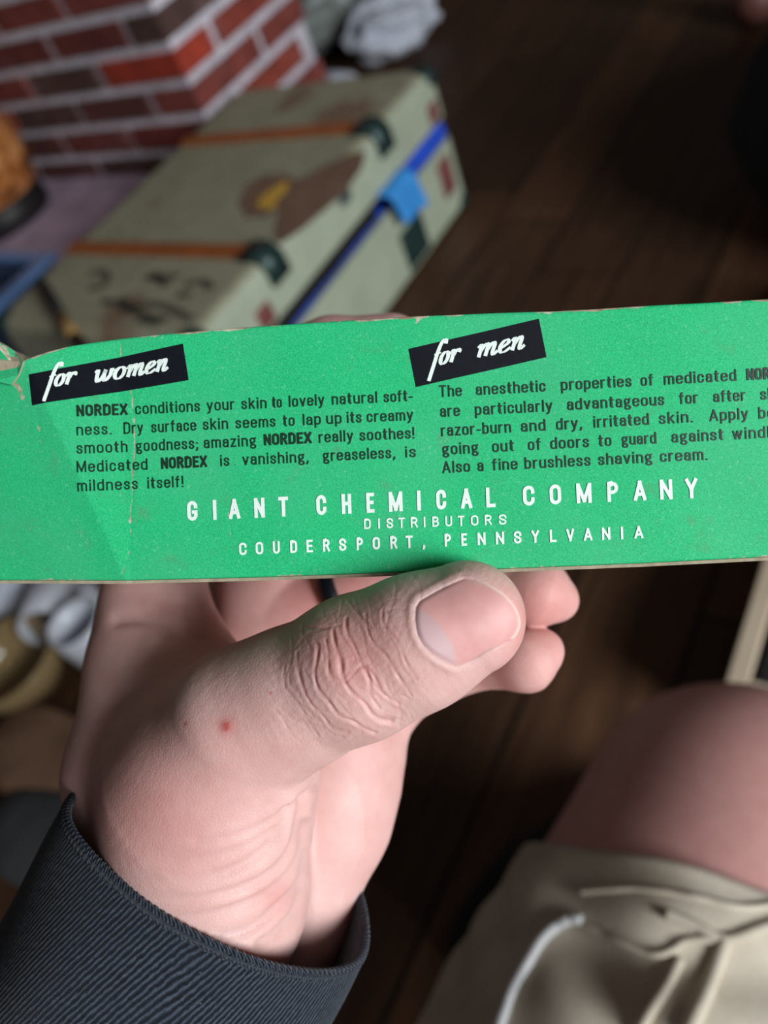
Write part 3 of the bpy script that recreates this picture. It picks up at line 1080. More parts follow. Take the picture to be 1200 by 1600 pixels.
def word(mb, txt, x0, x1, base, slope, cap, stem=0.125, lift=0.12):
    """a word between x0 and x1 on the baseline base(x); stem is the stroke width relative to the capitals"""
    sw = stem * cap
    gap = 0.20 + stem * .75
    tot = sum(ALPHA[c][0] for c in txt) + gap * (len(txt) - 1)
    sx = (x1 - x0 - sw) / max(tot, 1e-6)
    if tot < .05:
        sx = cap - sw
    x = 0.0
    hw = sw / 2
    for c in txt:
        wd, strokes = ALPHA[c]
        for st in strokes:
            q = np.array([(x0 + hw + (x + a) * sx, hw + b * (cap - sw)) for a, b in st])
            t = np.diff(q, axis=0)
            t /= np.linalg.norm(t, axis=1)[:, None] + 1e-9
            if np.linalg.norm(q[0] - q[-1]) > .5:
                q[0] -= t[0] * hw
                q[-1] += t[-1] * hw
            tt = np.vstack([t[:1], t[:-1] + t[1:], t[-1:]])
            tt /= np.linalg.norm(tt, axis=1)[:, None] + 1e-9
            co = np.ones(len(q))
            co[1:-1] = 1 / np.clip((tt[1:-1] * t[1:]).sum(1), .6, 1)
            nr = np.stack([-tt[:, 1], tt[:, 0]], 1) * (hw * co)[:, None]
            al = np.concatenate([q + nr, q - nr])
            px = al[:, 0] + al[:, 1] * slope * 0.8
            py = base(al[:, 0]) - al[:, 1]
            n = len(q)
            mb.add(W(face_pt(px, py, lift)), [[n + i, n + i + 1, i + 1, i] for i in range(n - 1)])
        x += wd + gap


def line_fn(xa, ya, xb, yb):
    s = (yb - ya) / (xb - xa)
    return (lambda x: ya + s * (np.asarray(x) - xa)), s


def paragraph(name, lines, mat, cap, parent):
    mb = MB()
    for (ln, words) in lines:
        fn, s = line_fn(*ln)
        for w in words:
            word(mb, w[0], w[1], w[2], fn, s, cap, 0.20 if len(w) > 3 else 0.125)
    return mb.build(name, mat, parent)


paragraph('printed_paragraph', [
    ((124, 652, 610, 628.7), [('NORDEX', 124, 200, 1), ('conditions', 212, 313), ('your', 324, 367), ('skin', 378, 417), ('to', 426, 441), ('lovely', 452, 507.5), ('natural', 519.5, 590), ('soft-', 600.5, 645.5)]),
    ((124, 681.5, 610, 658.5), [('ness.', 124, 176), ('Dry', 194, 224), ('surface', 237, 307), ('skin', 318, 357), ('seems', 369, 431), ('to', 443, 461), ('lap', 474, 502), ('up', 511, 534.5), ('its', 543, 565.6), ('creamy', 574, 646)]),
    ((124, 710, 600, 687.5), [('smooth', 124, 200), ('goodness;', 213, 310), ('amazing', 319, 401), ('NORDEX', 413, 487.6, 1), ('really', 499, 552.5), ('soothes!', 563, 648)]),
    ((124, 739, 640, 715), [('Medicated', 124, 231), ('NORDEX', 252, 324, 1), ('is', 345, 359), ('.', 366.5, 369.5), ('vanishing,', 380, 483), ('greaseless,', 505.6, 618), ('is', 634, 650)]),
    ((124, 768.5, 290, 761), [('mildness', 124, 216), ('itself!', 231, 287)]),
], M_PRINTG, 18.0, cr_root)
paragraph('printed_paragraph', [
    ((687, 621, 1150, 595.5), [('The', 687, 722), ('anesthetic', 744.5, 853), ('properties', 877.5, 987), ('of', 1002, 1021), ('medicated', 1038, 1150.5), ('NORDEX', 1167, 1243, 1)]),
    ((688, 652, 1165, 626.5), [('are', 688.6, 719), ('particularly', 743, 863.6), ('advantageous', 887, 1038), ('for', 1062, 1090.5), ('after', 1115, 1165), ('shaving,', 1189, 1275)]),
    ((690, 682, 1110, 658.7), [('razor-burn', 690, 799), ('and', 815, 853), ('dry,', 870, 910), ('irritated', 928, 1014), ('skin.', 1030.5, 1082.6), ('Apply', 1109, 1169), ('before', 1186, 1262)]),
    ((692, 711, 1090, 690), [('going', 692, 748), ('out', 770, 803.6), ('of', 826, 845.6), ('doors', 861, 920.6), ('to', 936, 955.5), ('guard', 972, 1025.6), ('against', 1050, 1130.6), ('windburn.', 1145, 1258)]),
    ((692, 739.5, 1060, 721), [('Also', 692, 735), ('a', 747, 756), ('fine', 770, 809), ('brushless', 820.5, 923), ('shaving', 935.6, 1019), ('cream.', 1032, 1106)]),
], M_PRINTG, 18.5, cr_root)

wm = MB()


def spaced(txt, cells, ln, cap, stem):
    fn, s = line_fn(*ln)
    for ch, (a, b) in zip(txt, cells):
        word(wm, ch, a, b, fn, s, cap, stem)


spaced('GIANTCHEMICALCOMPANY', [(293, 309), (333, 337.5), (358, 376), (398, 414.5), (436, 451.5), (495, 510.5), (534.5, 549.5), (573, 585.5), (608, 629.5), (652, 657), (682, 697.5), (720.5, 738), (760, 774.5),
                                (817.5, 835.5), (859, 877), (901, 924.5), (949, 966), (990, 1009.5), (1031, 1050.5), (1071, 1090)], (293, 814, 1080, 778.5), 31.0, 0.178)
spaced('DISTRIBUTORS', [(569, 579.5), (591, 594), (604, 614.5), (622.5, 633), (642, 653), (662, 665), (675.5, 686), (696, 706.5), (715.5, 726), (736, 747.5), (757.5, 768.5), (779.5, 791.5)], (569, 826.7, 792, 819.5), 16.0, 0.16)
spaced('COUDERSPORT,PENNSYLVANIA', [(374, 386), (400, 412), (427, 438), (454, 465), (479.5, 489.5), (505, 516), (530, 541.5), (557.5, 567.5), (582.5, 594), (610, 621), (634, 645.5), (660.5, 664.5),
                                    (695, 705), (721, 730), (746.5, 759), (775, 788), (803, 815), (830.5, 842.5), (859, 869.5), (885, 897), (912, 925.5), (940.5, 953.6), (970, 974), (991, 1005)], (374, 867.5, 1005, 841), 19.5, 0.175)
wm.build('white_print', M_PRINTW, cr_root)


# --- the two black headings with brush script
def strip_panel(tl, trr, br, bl_, label):
    nu, nv = 60, 16
    V = []
    for i in range(nu):
        for j in range(nv):
            u, v = i / (nu - 1), j / (nv - 1)
            t_ = np.array(tl) * (1 - u) + np.array(trr) * u
            b_ = np.array(bl_) * (1 - u) + np.array(br) * u
            q = t_ * (1 - v) + b_ * v
            V.append(face_pt(q[0], q[1], 0.07))
    o = mesh_obj('heading_panel', W(np.array(V)), [q[::-1] for q in grid_faces(nu, nv)], M_PRINTK, cr_root)
    return o


def ell(cx, cy, rx, ry, n=14, a0=0.9):
    return [(cx + rx * math.cos(a0 + 2 * math.pi * k / n), cy + ry * math.sin(a0 + 2 * math.pi * k / n)) for k in range(n + 1)]


SCR = {
    'f': (0.62, [[(0.72, 1.72), (0.66, 2.02), (0.46, 2.08), (0.30, 1.75), (0.22, 1.1), (0.20, 0.2), (0.18, -0.6), (0.16, -1.25)], [(-0.02, 0.92), (0.25, 0.98), (0.52, 1.02)]]),
    'o': (0.86, [ell(0.36, 0.5, 0.30, 0.5), [(0.55, 0.92), (0.72, 0.78), (0.92, 0.86)]]),
    'r': (0.80, [[(0.0, 0.80), (0.16, 1.02), (0.22, 0.85), (0.22, 0.4), (0.22, 0.0)], [(0.22, 0.45), (0.36, 0.85), (0.55, 1.02), (0.70, 0.92), (0.68, 0.76)]]),
    'w': (1.30, [[(0.0, 0.80), (0.14, 1.0), (0.18, 0.5), (0.28, 0.03), (0.46, 0.1), (0.60, 0.5), (0.64, 0.98)], [(0.64, 0.98), (0.64, 0.5), (0.74, 0.03), (0.92, 0.1), (1.06, 0.5), (1.04, 0.95), (1.18, 0.82), (1.34, 0.86)]]),
    'm': (1.28, [[(0.0, 0.78), (0.13, 1.0), (0.18, 0.8), (0.18, 0.0)], [(0.18, 0.4), (0.34, 0.88), (0.50, 1.02), (0.58, 0.8), (0.58, 0.0)], [(0.58, 0.4), (0.74, 0.88), (0.90, 1.02), (0.98, 0.8), (0.97, 0.25), (1.06, 0.0), (1.28, 0.25)]]),
    'n': (0.90, [[(0.0, 0.78), (0.13, 1.0), (0.18, 0.8), (0.18, 0.0)], [(0.18, 0.4), (0.34, 0.88), (0.50, 1.02), (0.58, 0.8), (0.57, 0.25), (0.66, 0.0), (0.88, 0.25)]]),
    'e': (0.74, [[(0.02, 0.30), (0.34, 0.52), (0.54, 0.76), (0.42, 1.0), (0.20, 0.88), (0.09, 0.48), (0.22, 0.06), (0.46, 0.04), (0.76, 0.30)]]),
}


def script_word(mb, txt, x0, x1, base, slope, xh):
    total = sum(SCR[c][0] for c in txt)
    sx = (x1 - x0) / total
    x = 0.0
    for c in txt:
        adv, sts = SCR[c]
        for s in sts:
            q = catmull(s, 7)
            loc = np.stack([(q[:, 0] + x) * sx, q[:, 1] * xh], 1)
            loc[:, 0] += loc[:, 1] * 0.42
            t = np.gradient(loc, axis=0)
            t /= np.linalg.norm(t, axis=1)[:, None] + 1e-9
            wd = xh * (0.065 + 0.125 * np.clip(np.abs(t[:, 1]) - .15, 0, 1) ** 0.8)
            nr = np.stack([-t[:, 1], t[:, 0]], 1)
            A, B = loc + nr * wd[:, None], loc - nr * wd[:, None]
            al = np.concatenate([A, B])
            px = x0 + al[:, 0] + al[:, 1] * slope * .5
            py = base + al[:, 0] * slope - al[:, 1]
            n = len(q)
            mb.add(W(face_pt(px, py, 0.15)), [[i, i + 1, n + i + 1, n + i] for i in range(n - 1)])
        x += adv


pw = strip_panel((52, 588), (286, 537), (295, 594), (55, 635), 'women')
mb = MB()
script_word(mb, 'for', 79, 119, 607.5, -0.17, 16.5)
script_word(mb, 'women', 147, 262, 598.5, -0.175, 17.0)
mb.build('script_lettering', M_PRINTW, pw)
pm = strip_panel((638.5, 545.5), (842, 498), (854, 558), (650, 605), 'men')
mb = MB()
script_word(mb, 'for', 674, 715, 572.5, -0.20, 17.5)
script_word(mb, 'men', 743, 819, 559.5, -0.21, 18.0)
mb.build('script_lettering', M_PRINTW, pm)

# ------------------------------------------------------------------ the person: hand, sleeve, leg
def cone(p, a, b, ra, rb):
    ab = b - a
    t = np.clip(((p - a) @ ab) / (ab @ ab), 0, 1)
    d = p - a - t[..., None] * ab
    return np.sqrt((d * d).sum(-1)) - (ra + (rb - ra) * t)


def smin(a, b, k):
    h = np.clip(0.5 + 0.5 * (b - a) / k, 0, 1)
    return b + (a - b) * h - k * h * (1 - h)


def smax(a, b, k):
    return -smin(-a, -b, k)


K = lambda x, y, z, r: (P(x, y, z).astype(np.float32), r)
CHAINS_RADIAL = [
    # index metacarpal and the radial edge of the hand
    ([K(262, 1360, 166, 18.5), K(240, 1200, 170, 17.5), K(244, 1060, 176, 14.3), K(240, 940, 180, 11.0)], 6),
    # thenar mass and the web towards the index finger
    ([K(318, 1370, 156, 20.5), K(340, 1225, 151, 19.0)], 10),
    ([K(258, 1015, 178, 12.5), K(330, 1085, 160, 11)], 8),
    ([K(300, 1425, 157, 20.0), K(60, 1860, 160, 25)], 9),
]
CHAINS_ULNAR = [
    ([K(330, 1390, 176, 15), K(390, 1100, 196, 13), K(410, 900, 202, 11.5)], 9),
    ([K(400, 1400, 178, 14), K(470, 1160, 194, 13), K(478, 960, 200, 11.0)], 9),
    ([K(446, 1420, 176, 13.0), K(500, 1270, 178, 14.8), K(525, 1170, 182, 14.8), K(568, 1110, 190, 10.5)], 8),
    ([K(430, 1430, 172, 14.5), K(200, 1880, 168, 22)], 9),
]
THUMB = [K(322, 1240, 150, 19.0), K(385, 1128, 142, 13.6), K(450, 1095, 139, 12.3), K(560, 1042, 133.5, 11.9), K(650, 1003, 130.5, 10.9), K(730, 966, 128.5, 9.5)]
FINGERS = [
    [K(240, 940, 180, 11.0), K(262, 640, 190, 10.0), K(520, 556, 184, 8.8), K(612, 546, 181, 8.2)],
    [K(410, 900, 200, 11.5), K(520, 680, 194, 9.8), K(700, 690, 186, 8.8), K(790, 720, 182, 8.2)],
    [K(478, 950, 199, 11.0), K(640, 885, 190, 9.0), K(770, 905, 180, 8.0), K(838, 925, 174, 7.6), K(872, 938, 175, 4.6)],
    [K(560, 1110, 186, 10.0), K(610, 1085, 187, 8.2), K(735, 1028, 180, 7.0), K(822, 1031, 170, 6.5), K(848, 1016, 171, 4.6)],
]


def hand_sdf(p):
    p = p.astype(np.float32)
    def group(chains):
        d = None
        for ch, k in chains:
            for (a, ra), (b, rb) in zip(ch[:-1], ch[1:]):
                c = cone(p, a, b, ra, rb)
                d = c if d is None else smin(d, c, k)
        return d
    d = smin(group(CHAINS_RADIAL), group(CHAINS_ULNAR), 2.2)
    th = None
    for (a, ra), (b, rb) in zip(THUMB[:-1], THUMB[1:]):
        c = cone(p, a, b, ra, rb)
        th = c if th is None else smin(th, c, 3.0)
    # flatter back of the thumb tip
    d = smin(d, th, 6.0)
    fg = None
    for ch in FINGERS:
        f1 = None
        for (a, ra), (b, rb) in zip(ch[:-1], ch[1:]):
            c = cone(p, a, b, ra, rb)
            f1 = c if f1 is None else smin(f1, c, 2.5)
        fg = f1 if fg is None else smin(fg, f1, 0.8)
    d = smin(d, fg, 4.5)
    return d


def surface_nets(fn, lo, hi, h):
    lo = np.array(lo, float)
    n = np.ceil((np.array(hi) - lo) / h).astype(int) + 1
    ax = [lo[k] + h * np.arange(n[k]) for k in range(3)]
    D = np.empty(n, np.float32)
    yy, zz = np.meshgrid(ax[1], ax[2], indexing='ij')
    for i0 in range(0, n[0], 16):
        xs_ = ax[0][i0:i0 + 16]
        p = np.empty((len(xs_), n[1], n[2], 3), np.float32)
        p[..., 0] = xs_[:, None, None]
        p[..., 1] = yy
        p[..., 2] = zz
        D[i0:i0 + 16] = fn(p)
    for s in (0, -1):
        D[s], D[:, s], D[:, :, s] = np.maximum(D[s], h * .3), np.maximum(D[:, s], h * .3), np.maximum(D[:, :, s], h * .3)
    S = D < 0
    c = n - 1
    acc = np.zeros((*c, 3), np.float32)
    cnt = np.zeros(c, np.int8)
    corners = [(i, j, k) for i in (0, 1) for j in (0, 1) for k in (0, 1)]
    sl = lambda o: tuple(slice(o[k], o[k] + c[k]) for k in range(3))
    for a in corners:
        for axis in range(3):
            if a[axis] == 1:
                continue
            b = list(a)
            b[axis] = 1
            m = S[sl(a)] != S[sl(b)]
            if not m.any():
                continue
            da, db = D[sl(a)][m], D[sl(b)][m]
            t = da / (da - db)
            q = np.tile(np.array(a, np.float32), (len(t), 1))
            q[:, axis] = t
            acc[m] += q
            cnt[m] += 1
    act = cnt > 0
    idx = -np.ones(c, np.int64)
    idx[act] = np.arange(act.sum())
    cells = np.argwhere(act)
    verts = lo + h * (cells + acc[act] / cnt[act][:, None])
    quads = []
    for axis in range(3):
        u, w = (axis + 1) % 3, (axis + 2) % 3
        o = [slice(None)] * 3
        s0 = [slice(1, -1)] * 3
        s0[axis] = slice(0, -1)
        s1 = [slice(1, -1)] * 3
        s1[axis] = slice(1, None)
        m = S[tuple(s0)] != S[tuple(s1)]
        e = np.argwhere(m)
        ins = S[tuple(s0)][m]
        off = np.ones(3, int)
        off[axis] = 0
        e = e + off
        du, dw = np.zeros(3, int), np.zeros(3, int)
        du[u], dw[w] = 1, 1
        q = np.stack([idx[tuple((e - du - dw).T)], idx[tuple((e - dw).T)], idx[tuple(e.T)], idx[tuple((e - du).T)]], 1)
        q[~ins] = q[~ins][:, ::-1]
        quads.append(q)
    return verts, np.concatenate(quads)


def sdf_grad(p, e=0.3):
    g = np.stack([hand_sdf(p + np.eye(3)[k] * e) - hand_sdf(p - np.eye(3)[k] * e) for k in range(3)], -1)
    return g / (np.linalg.norm(g, axis=-1, keepdims=True) + 1e-9)


HV, HF = surface_nets(hand_sdf, (-98, -56, 110), (62, 134, 224), 0.7)


def refine(V, F, pick, cuts):
    """split the faces whose corners are all picked, so that creases can be fine"""
    bm = bmesh.new()
    bv = [bm.verts.new(p) for p in V]
    bm.verts.index_update()
    for q in F:
        try:
            bm.faces.new([bv[i] for i in q])
        except ValueError:
            pass
    es = [e for e in bm.edges if pick[e.verts[0].index] and pick[e.verts[1].index]]
    bmesh.ops.subdivide_edges(bm, edges=es, cuts=cuts, use_grid_fill=True)
    bm.verts.index_update()
    V2 = np.array([v.co for v in bm.verts])
    F2 = [[v.index for v in f.verts] for f in bm.faces]
    bm.free()
    return V2, F2


px_, py_ = 600 + F_PX * HV[:, 0] / HV[:, 2], 800 + F_PX * HV[:, 1] / HV[:, 2]
HV, HF = refine(HV, HF, (px_ > 415) & (px_ < 835) & (py_ > 870) & (py_ < 1165) & (HV[:, 2] < 137), 2)
for _ in range(2):
    HG = sdf_grad(HV)
    HV = HV - HG * hand_sdf(HV)[:, None] * 0.9
HG = sdf_grad(HV)


def topix(p):
    return 600 + F_PX * p[..., 0] / p[..., 2], 800 + F_PX * p[..., 1] / p[..., 2]


def local(cx, cy, s, pts):
    return [(cx + x / s, cy + y / s) for x, y in pts]


hx, hy = topix(HV)
facing = np.clip(-(HG * HV).sum(1) / np.linalg.norm(HV, axis=1) * 3.0, 0, 1)
near = HV[:, 2] < 160
disp = np.zeros(len(HV))
c5 = lambda p: local(400, 860, 2.222, p)
c6 = lambda p: local(100, 1180, 2.143, p)
c4 = lambda p: local(100, 880, 2.609, p)
CREASES = [  # polyline, width px, depth mm
    (c5([(205, 320), (205, 420), (235, 500), (285, 570), (350, 610), (420, 628)]), 2.6, .42),
    (c5([(272, 275), (285, 380), (318, 470), (385, 550), (465, 595)]), 2.8, .50),
    (c5([(322, 240), (330, 330), (368, 400), (428, 470), (485, 540)]), 2.3, .34),
    (c5([(380, 215), (395, 290), (440, 360), (492, 430), (535, 500)]), 2.0, .26),
    (c5([(140, 360), (150, 440), (188, 530), (250, 600), (320, 640)]), 2.3, .24),
    (c5([(440, 205), (468, 290), (515, 380), (560, 450)]), 2.0, .18),
    (c5([(318, 462), (350, 425), (385, 405), (440, 470)]), 2.0, .32),
    (c5([(385, 405), (400, 450), (395, 500), (425, 545)]), 2.0, .30),
    (c5([(240, 300), (250, 380), (275, 440), (318, 462)]), 2.0, .28),
    (c5([(100, 400), (110, 470), (150, 560), (220, 640)]), 2.2, .16),
    (c6([(750, 185), (705, 280), (620, 350), (500, 405), (350, 430), (270, 415)]), 8, .75),
    (c6([(795, 150), (765, 290), (695, 390), (590, 448), (450, 480), (320, 490)]), 8, .85),
    (c6([(812, 230), (785, 330), (722, 425), (620, 492), (480, 535), (360, 545)]), 8, .8),
    (c6([(812, 330), (778, 430), (705, 520), (620, 585), (520, 610)]), 8, .75),
    (c6([(800, 440), (770, 530), (700, 600), (650, 630)]), 8, .7),
    (c6([(845, 85), (760, 165), (660, 235), (560, 272), (440, 285)]), 5, .45),
    (c6([(700, 245), (610, 300), (480, 345), (330, 360)]), 7, .45),
    (c4([(215, 235), (330, 232), (430, 300), (540, 370), (660, 432)]), 9, .7),
    (c4([(480, 170), (500, 260), (505, 320)]), 9, .5),
]
wx = hx + 3.0 * np.sin(hy * .071 + 1.3) + 2.0 * np.sin(hx * .11 + hy * .05)
wy = hy + 3.0 * np.sin(hx * .083) + 2.0 * np.sin(hy * .12 - hx * .04)
for ci, (pts, w_, dep) in enumerate(CREASES):
    pts = catmull(pts, 4) if len(pts) > 2 else np.array(pts)
    dd = poly_dist(wx, wy, pts) if ci < 10 else poly_dist(hx + 2 * np.sin(hy * .05), hy, pts)
    if ci < 10:
        dep *= .62 * (.75 + .35 * np.sin(hx * .09 + hy * .13 + ci))
    elif ci < 17:
        dep *= 1.25 * np.clip((hx - 235) / 170, 0.02, 1)
    zlim = (HV[:, 2] < 190) & (HV[:, 2] > 160) if ci in (17, 18) else near
    lim = facing * zlim
    disp -= lim * dep * np.exp(-(dd / w_) ** 2)
    disp += lim * dep * 0.32 * np.exp(-((dd - 2.1 * w_) / (1.5 * w_)) ** 2)
# many short fine lines over the knuckle
g_ = np.random.default_rng(12)
kn = near & (hx > 430) & (hx < 690) & (hy > 890) & (hy < 1165)
for _ in range(70):
    x0, y0 = g_.uniform(445, 660), g_.uniform(930, 1135)
    an = math.radians(62 + g_.normal() * 16 - (x0 - 540) * .05 - (y0 - 1030) * .22) if g_.random() < .75 else math.radians(g_.uniform(-40, 20))
    ln = g_.uniform(14, 46)
    q = np.array([(x0 - math.cos(an) * ln, y0 - math.sin(an) * ln), (x0 + g_.normal() * 3, y0 + g_.normal() * 3), (x0 + math.cos(an) * ln, y0 + math.sin(an) * ln)])
    dk = poly_dist(wx[kn], wy[kn], q)
    disp[kn] -= facing[kn] * g_.uniform(.03, .085) * np.exp(-(dk / 1.7) ** 2)
# fine skin relief
disp += near * facing * 0.02 * np.sin(hx * .35 + 2.0 * np.sin(hy * .06)) * np.sin(hy * .30 + 2 * np.sin(hx * .05))
# thumb nail bed
NAIL = np.array(local(400, 860, 2.222, [(553, 195), (551, 240), (560, 290), (577, 325), (605, 355), (645, 382), (690, 404), (735, 392), (790, 366), (850, 335), (898, 302), (921, 262), (918, 222), (895, 182), (858, 148), (800, 113), (752, 96), (718, 92), (685, 106), (640, 131), (592, 158), (566, 174)]))
nd = poly_dist(hx, hy, np.vstack([NAIL, NAIL[:1]]))


def inside(px, py, poly):
    r = np.zeros(np.shape(px), bool)
    n = len(poly)
    for i in range(n):
        x0, y0 = poly[i]
        x1, y1 = poly[(i + 1) % n]
        c = (y0 > py) != (y1 > py)
        r ^= c & (px < (x1 - x0) * (py - y0) / (y1 - y0 + 1e-12) + x0)
    return r


nin = inside(hx, hy, NAIL)
base_side = np.clip((760 - hx) / 60, 0, 1)
disp += near * facing * np.where(nin, -(.75 + .35 * base_side) * np.clip(nd / 7, 0, 1), (0.22 * base_side + .03) * np.exp(-((nd - 7) / 6) ** 2))
# small scab
disp += near * 0.25 * np.exp(-(((hx - 354) / 7) ** 2 + ((hy - 1135) / 8) ** 2))
HN = HV + HG * disp[:, None]

# pigment: ruddier joints and finger tips, scab, paler nail surround; left side's shade painted in as red
ruddy_and_shade = np.zeros(len(HV))
for x, y, rad, a_ in ((545, 1015, 75, .45), (780, 950, 60, .3), (230, 1260, 130, .45), (355, 1135, 16, .6), (860, 940, 60, .35), (830, 1040, 60, .3), (420, 1180, 60, .12), (300, 1000, 70, .2), (430, 1400, 26, .35), (470, 930, 60, .45), (560, 900, 50, .4)):  # the widest spot paints the shade of the hand's left side
    ruddy_and_shade += a_ * np.exp(-((hx - x) ** 2 + (hy - y) ** 2) / rad ** 2)
ruddy_and_shade += 0.15 * (HV[:, 2] > 165)
for pts, w_, dep in CREASES[:9]:
    ruddy_and_shade += 0.16 * facing * near * np.exp(-(poly_dist(hx, hy, np.array(pts)) / (w_ * 1.1)) ** 2)
scab = near * (np.exp(-(((hx - 354) / 6) ** 2 + ((hy - 1135) / 7) ** 2)) + .6 * np.exp(-(((hx - 290) / 3) ** 2 + ((hy - 1131) / 3) ** 2)) + .5 * np.exp(-(((hx - 423) / 3) ** 2 + ((hy - 1083) / 3) ** 2)))


def mat_skin():
    t = NT('pale_skin')
    v = t.coord()
    rd = t.n('ShaderNodeAttribute', attribute_name='ruddy_and_shade').outputs['Fac']
    sb = t.n('ShaderNodeAttribute', attribute_name='scab').outputs['Fac']
    nz = t.noise(130, 4, v)
    nz2 = t.noise(420, 3, v)
    base = t.ramp(nz, [(0.3, srgb(206, 164, 157)), (0.7, srgb(218, 178, 172))])
    base = t.mix(t.math('MULTIPLY', t.math('ADD', rd, t.math('MULTIPLY', t.math('SUBTRACT', nz2, .5), .25)), 1.0, True), base, srgb(198, 122, 116))
    c = t.mix(sb, base, srgb(176, 40, 44))
    t.color(c)
    t.set(Roughness=0.5, Specular_IOR_Level=0.35, Subsurface_Weight=0.35, Subsurface_Scale=0.006)
    t.b.inputs['Subsurface Radius'].default_value = (1.0, 0.35, 0.2)
    vo = t.n('ShaderNodeTexVoronoi', feature='DISTANCE_TO_EDGE', i_Scale=1500.0)
    t.l(v, vo.inputs['Vector'])
    h = t.math('ADD', t.math('MULTIPLY', t.math('MINIMUM', vo.outputs[0], 0.15), 2.0), nz2)
    t.bump(h, 0.3, 0.0003)
    return t.m


M_SKIN = mat_skin()
pers = thing('person', 'seated person in charcoal sleeve and khaki shorts, left hand gripping the green carton', 'person', tuple(W(P(1010, 1900, 360))))

# the rest of the arm and the leg, joined to the same body mesh
WR = P(353, 1340, 157)
AXD = np.array([-0.46, 0.885, 0.06])
AXD /= np.linalg.norm(AXD)


def capsule_chain(pts, rad, per=6, nseg=28):
    path = catmull(pts, per)
    rr = np.interp(np.linspace(0, 1, len(path)), np.linspace(0, 1, len(rad)), rad)
    return tube(path, rr, nseg)


arm_v, arm_f = capsule_chain([WR + AXD * 55, WR + AXD * 130, WR + AXD * 215, WR + AXD * 250], [22, 30, 34, 30])
KNEE, HIP = P(1152, 1312, 420), P(955, 1850, 350)
LAX = (KNEE - HIP) / np.linalg.norm(KNEE - HIP)
ANK = KNEE + (R.T @ np.array([0.30, -0.24, -0.14])) * 1000


def leg_surface():
    ds = []
    h = 6.0

    def fn(p):
        d = cone(p, HIP.astype(np.float32), KNEE.astype(np.float32), 98.0, 82.0)
        d = smin(d, cone(p, KNEE.astype(np.float32), ANK.astype(np.float32), 66.0, 42.0), 25)
        return d
    lo = np.minimum(np.minimum(HIP, KNEE), ANK) - 95
    hi = np.maximum(np.maximum(HIP, KNEE), ANK) + 95
    return surface_nets(fn, lo, hi, h)


leg_v, leg_f = leg_surface()
allv = np.concatenate([HN, arm_v, leg_v])
allf = [list(q) for q in HF] + [[i + len(HN) for i in q] for q in arm_f] + [[i + len(HN) + len(arm_v) for i in q] for q in leg_f]
bd = mesh_obj('body', W(allv), allf, M_SKIN, pers)
for nm, arr in (('ruddy_and_shade', ruddy_and_shade), ('scab', scab)):
    at = bd.data.attributes.new(nm, 'FLOAT', 'POINT')
    full = np.zeros(len(allv), np.float32)
    full[:len(HV)] = np.clip(arr, 0, 1)
    if nm == 'ruddy_and_shade':
        full[len(HN) + len(arm_v):] = 0.4
    at.data.foreach_set('value', full)


# thumb nail: a curved plate seated in the nail bed
def march(px, py, z0=105.0, z1=165.0):
    d = np.stack([(px - 600) / F_PX, (py - 800) / F_PX, np.ones_like(px)], -1)
    t = np.full(np.shape(px), z0)
    for _ in range(60):
        t = t + hand_sdf(d * t[..., None]) * 0.8
    return d * t[..., None]


nc = NAIL.mean(0)
rings = 14
NB = np.array(catmull(np.vstack([NAIL, NAIL[:1]]), 4))[:-1]
SURF, SS = [], []
for k in range(rings + 1):
    s = k / rings
    q = nc + (NB - nc) * max(s, 1e-3)
    SURF.append(march(q[:, 0], q[:, 1]))
    SS.append(np.full(len(NB), s))
SURF, SS = np.concatenate(SURF), np.concatenate(SS)
tax = THUMB[5][0] - THUMB[4][0]
tax = tax / np.linalg.norm(tax)
nz_ = sdf_grad(SURF[:1])[0]
nz_ = nz_ - tax * (nz_ @ tax)
nz_ /= np.linalg.norm(nz_)
tv = np.cross(tax, nz_)
o_ = SURF.mean(0)
cu_, cv_, ch_ = (SURF - o_) @ tax, (SURF - o_) @ tv, (SURF - o_) @ nz_
A_ = np.stack([np.ones_like(cu_), cu_, cv_, cv_ ** 2, 0 * cu_], 1)
co_ = np.linalg.lstsq(A_, ch_, rcond=None)[0]
fit = A_ @ co_
hgt = fit * .72 + ch_ * .28 - 0.08 - (0.12 + 0.33 * np.clip((760 - topix(SURF)[0]) / 60, 0, 1)) * np.clip((SS - .93) / .07, 0, 1)
V = o_ + cu_[:, None] * tax + cv_[:, None] * tv + hgt[:, None] * nz_
nb = len(NB)
Fc = [[k * nb + i, k * nb + (i + 1) % nb, (k + 1) * nb + (i + 1) % nb, (k + 1) * nb + i] for k in range(rings) for i in range(nb)]


def mat_nail():
    t = NT('thumb_nail')
    lu = t.n('ShaderNodeAttribute', attribute_name='lunula').outputs['Fac']
    ed = t.n('ShaderNodeAttribute', attribute_name='free_edge').outputs['Fac']
    v = t.coord()
    c = t.ramp(t.noise(300, 2, v), [(0.3, srgb(206, 150, 146)), (0.7, srgb(214, 160, 155))])
    c = t.mix(lu, c, srgb(198, 164, 165))
    c = t.mix(ed, c, srgb(226, 204, 190))
    t.color(c)
    t.set(Roughness=0.48, Specular_IOR_Level=0.35, Subsurface_Weight=0.15, Subsurface_Scale=0.002)
    return t.m


nl = mesh_obj('thumb_nail', W(V), Fc, mat_nail(), pers)
vx, vy = topix(V)
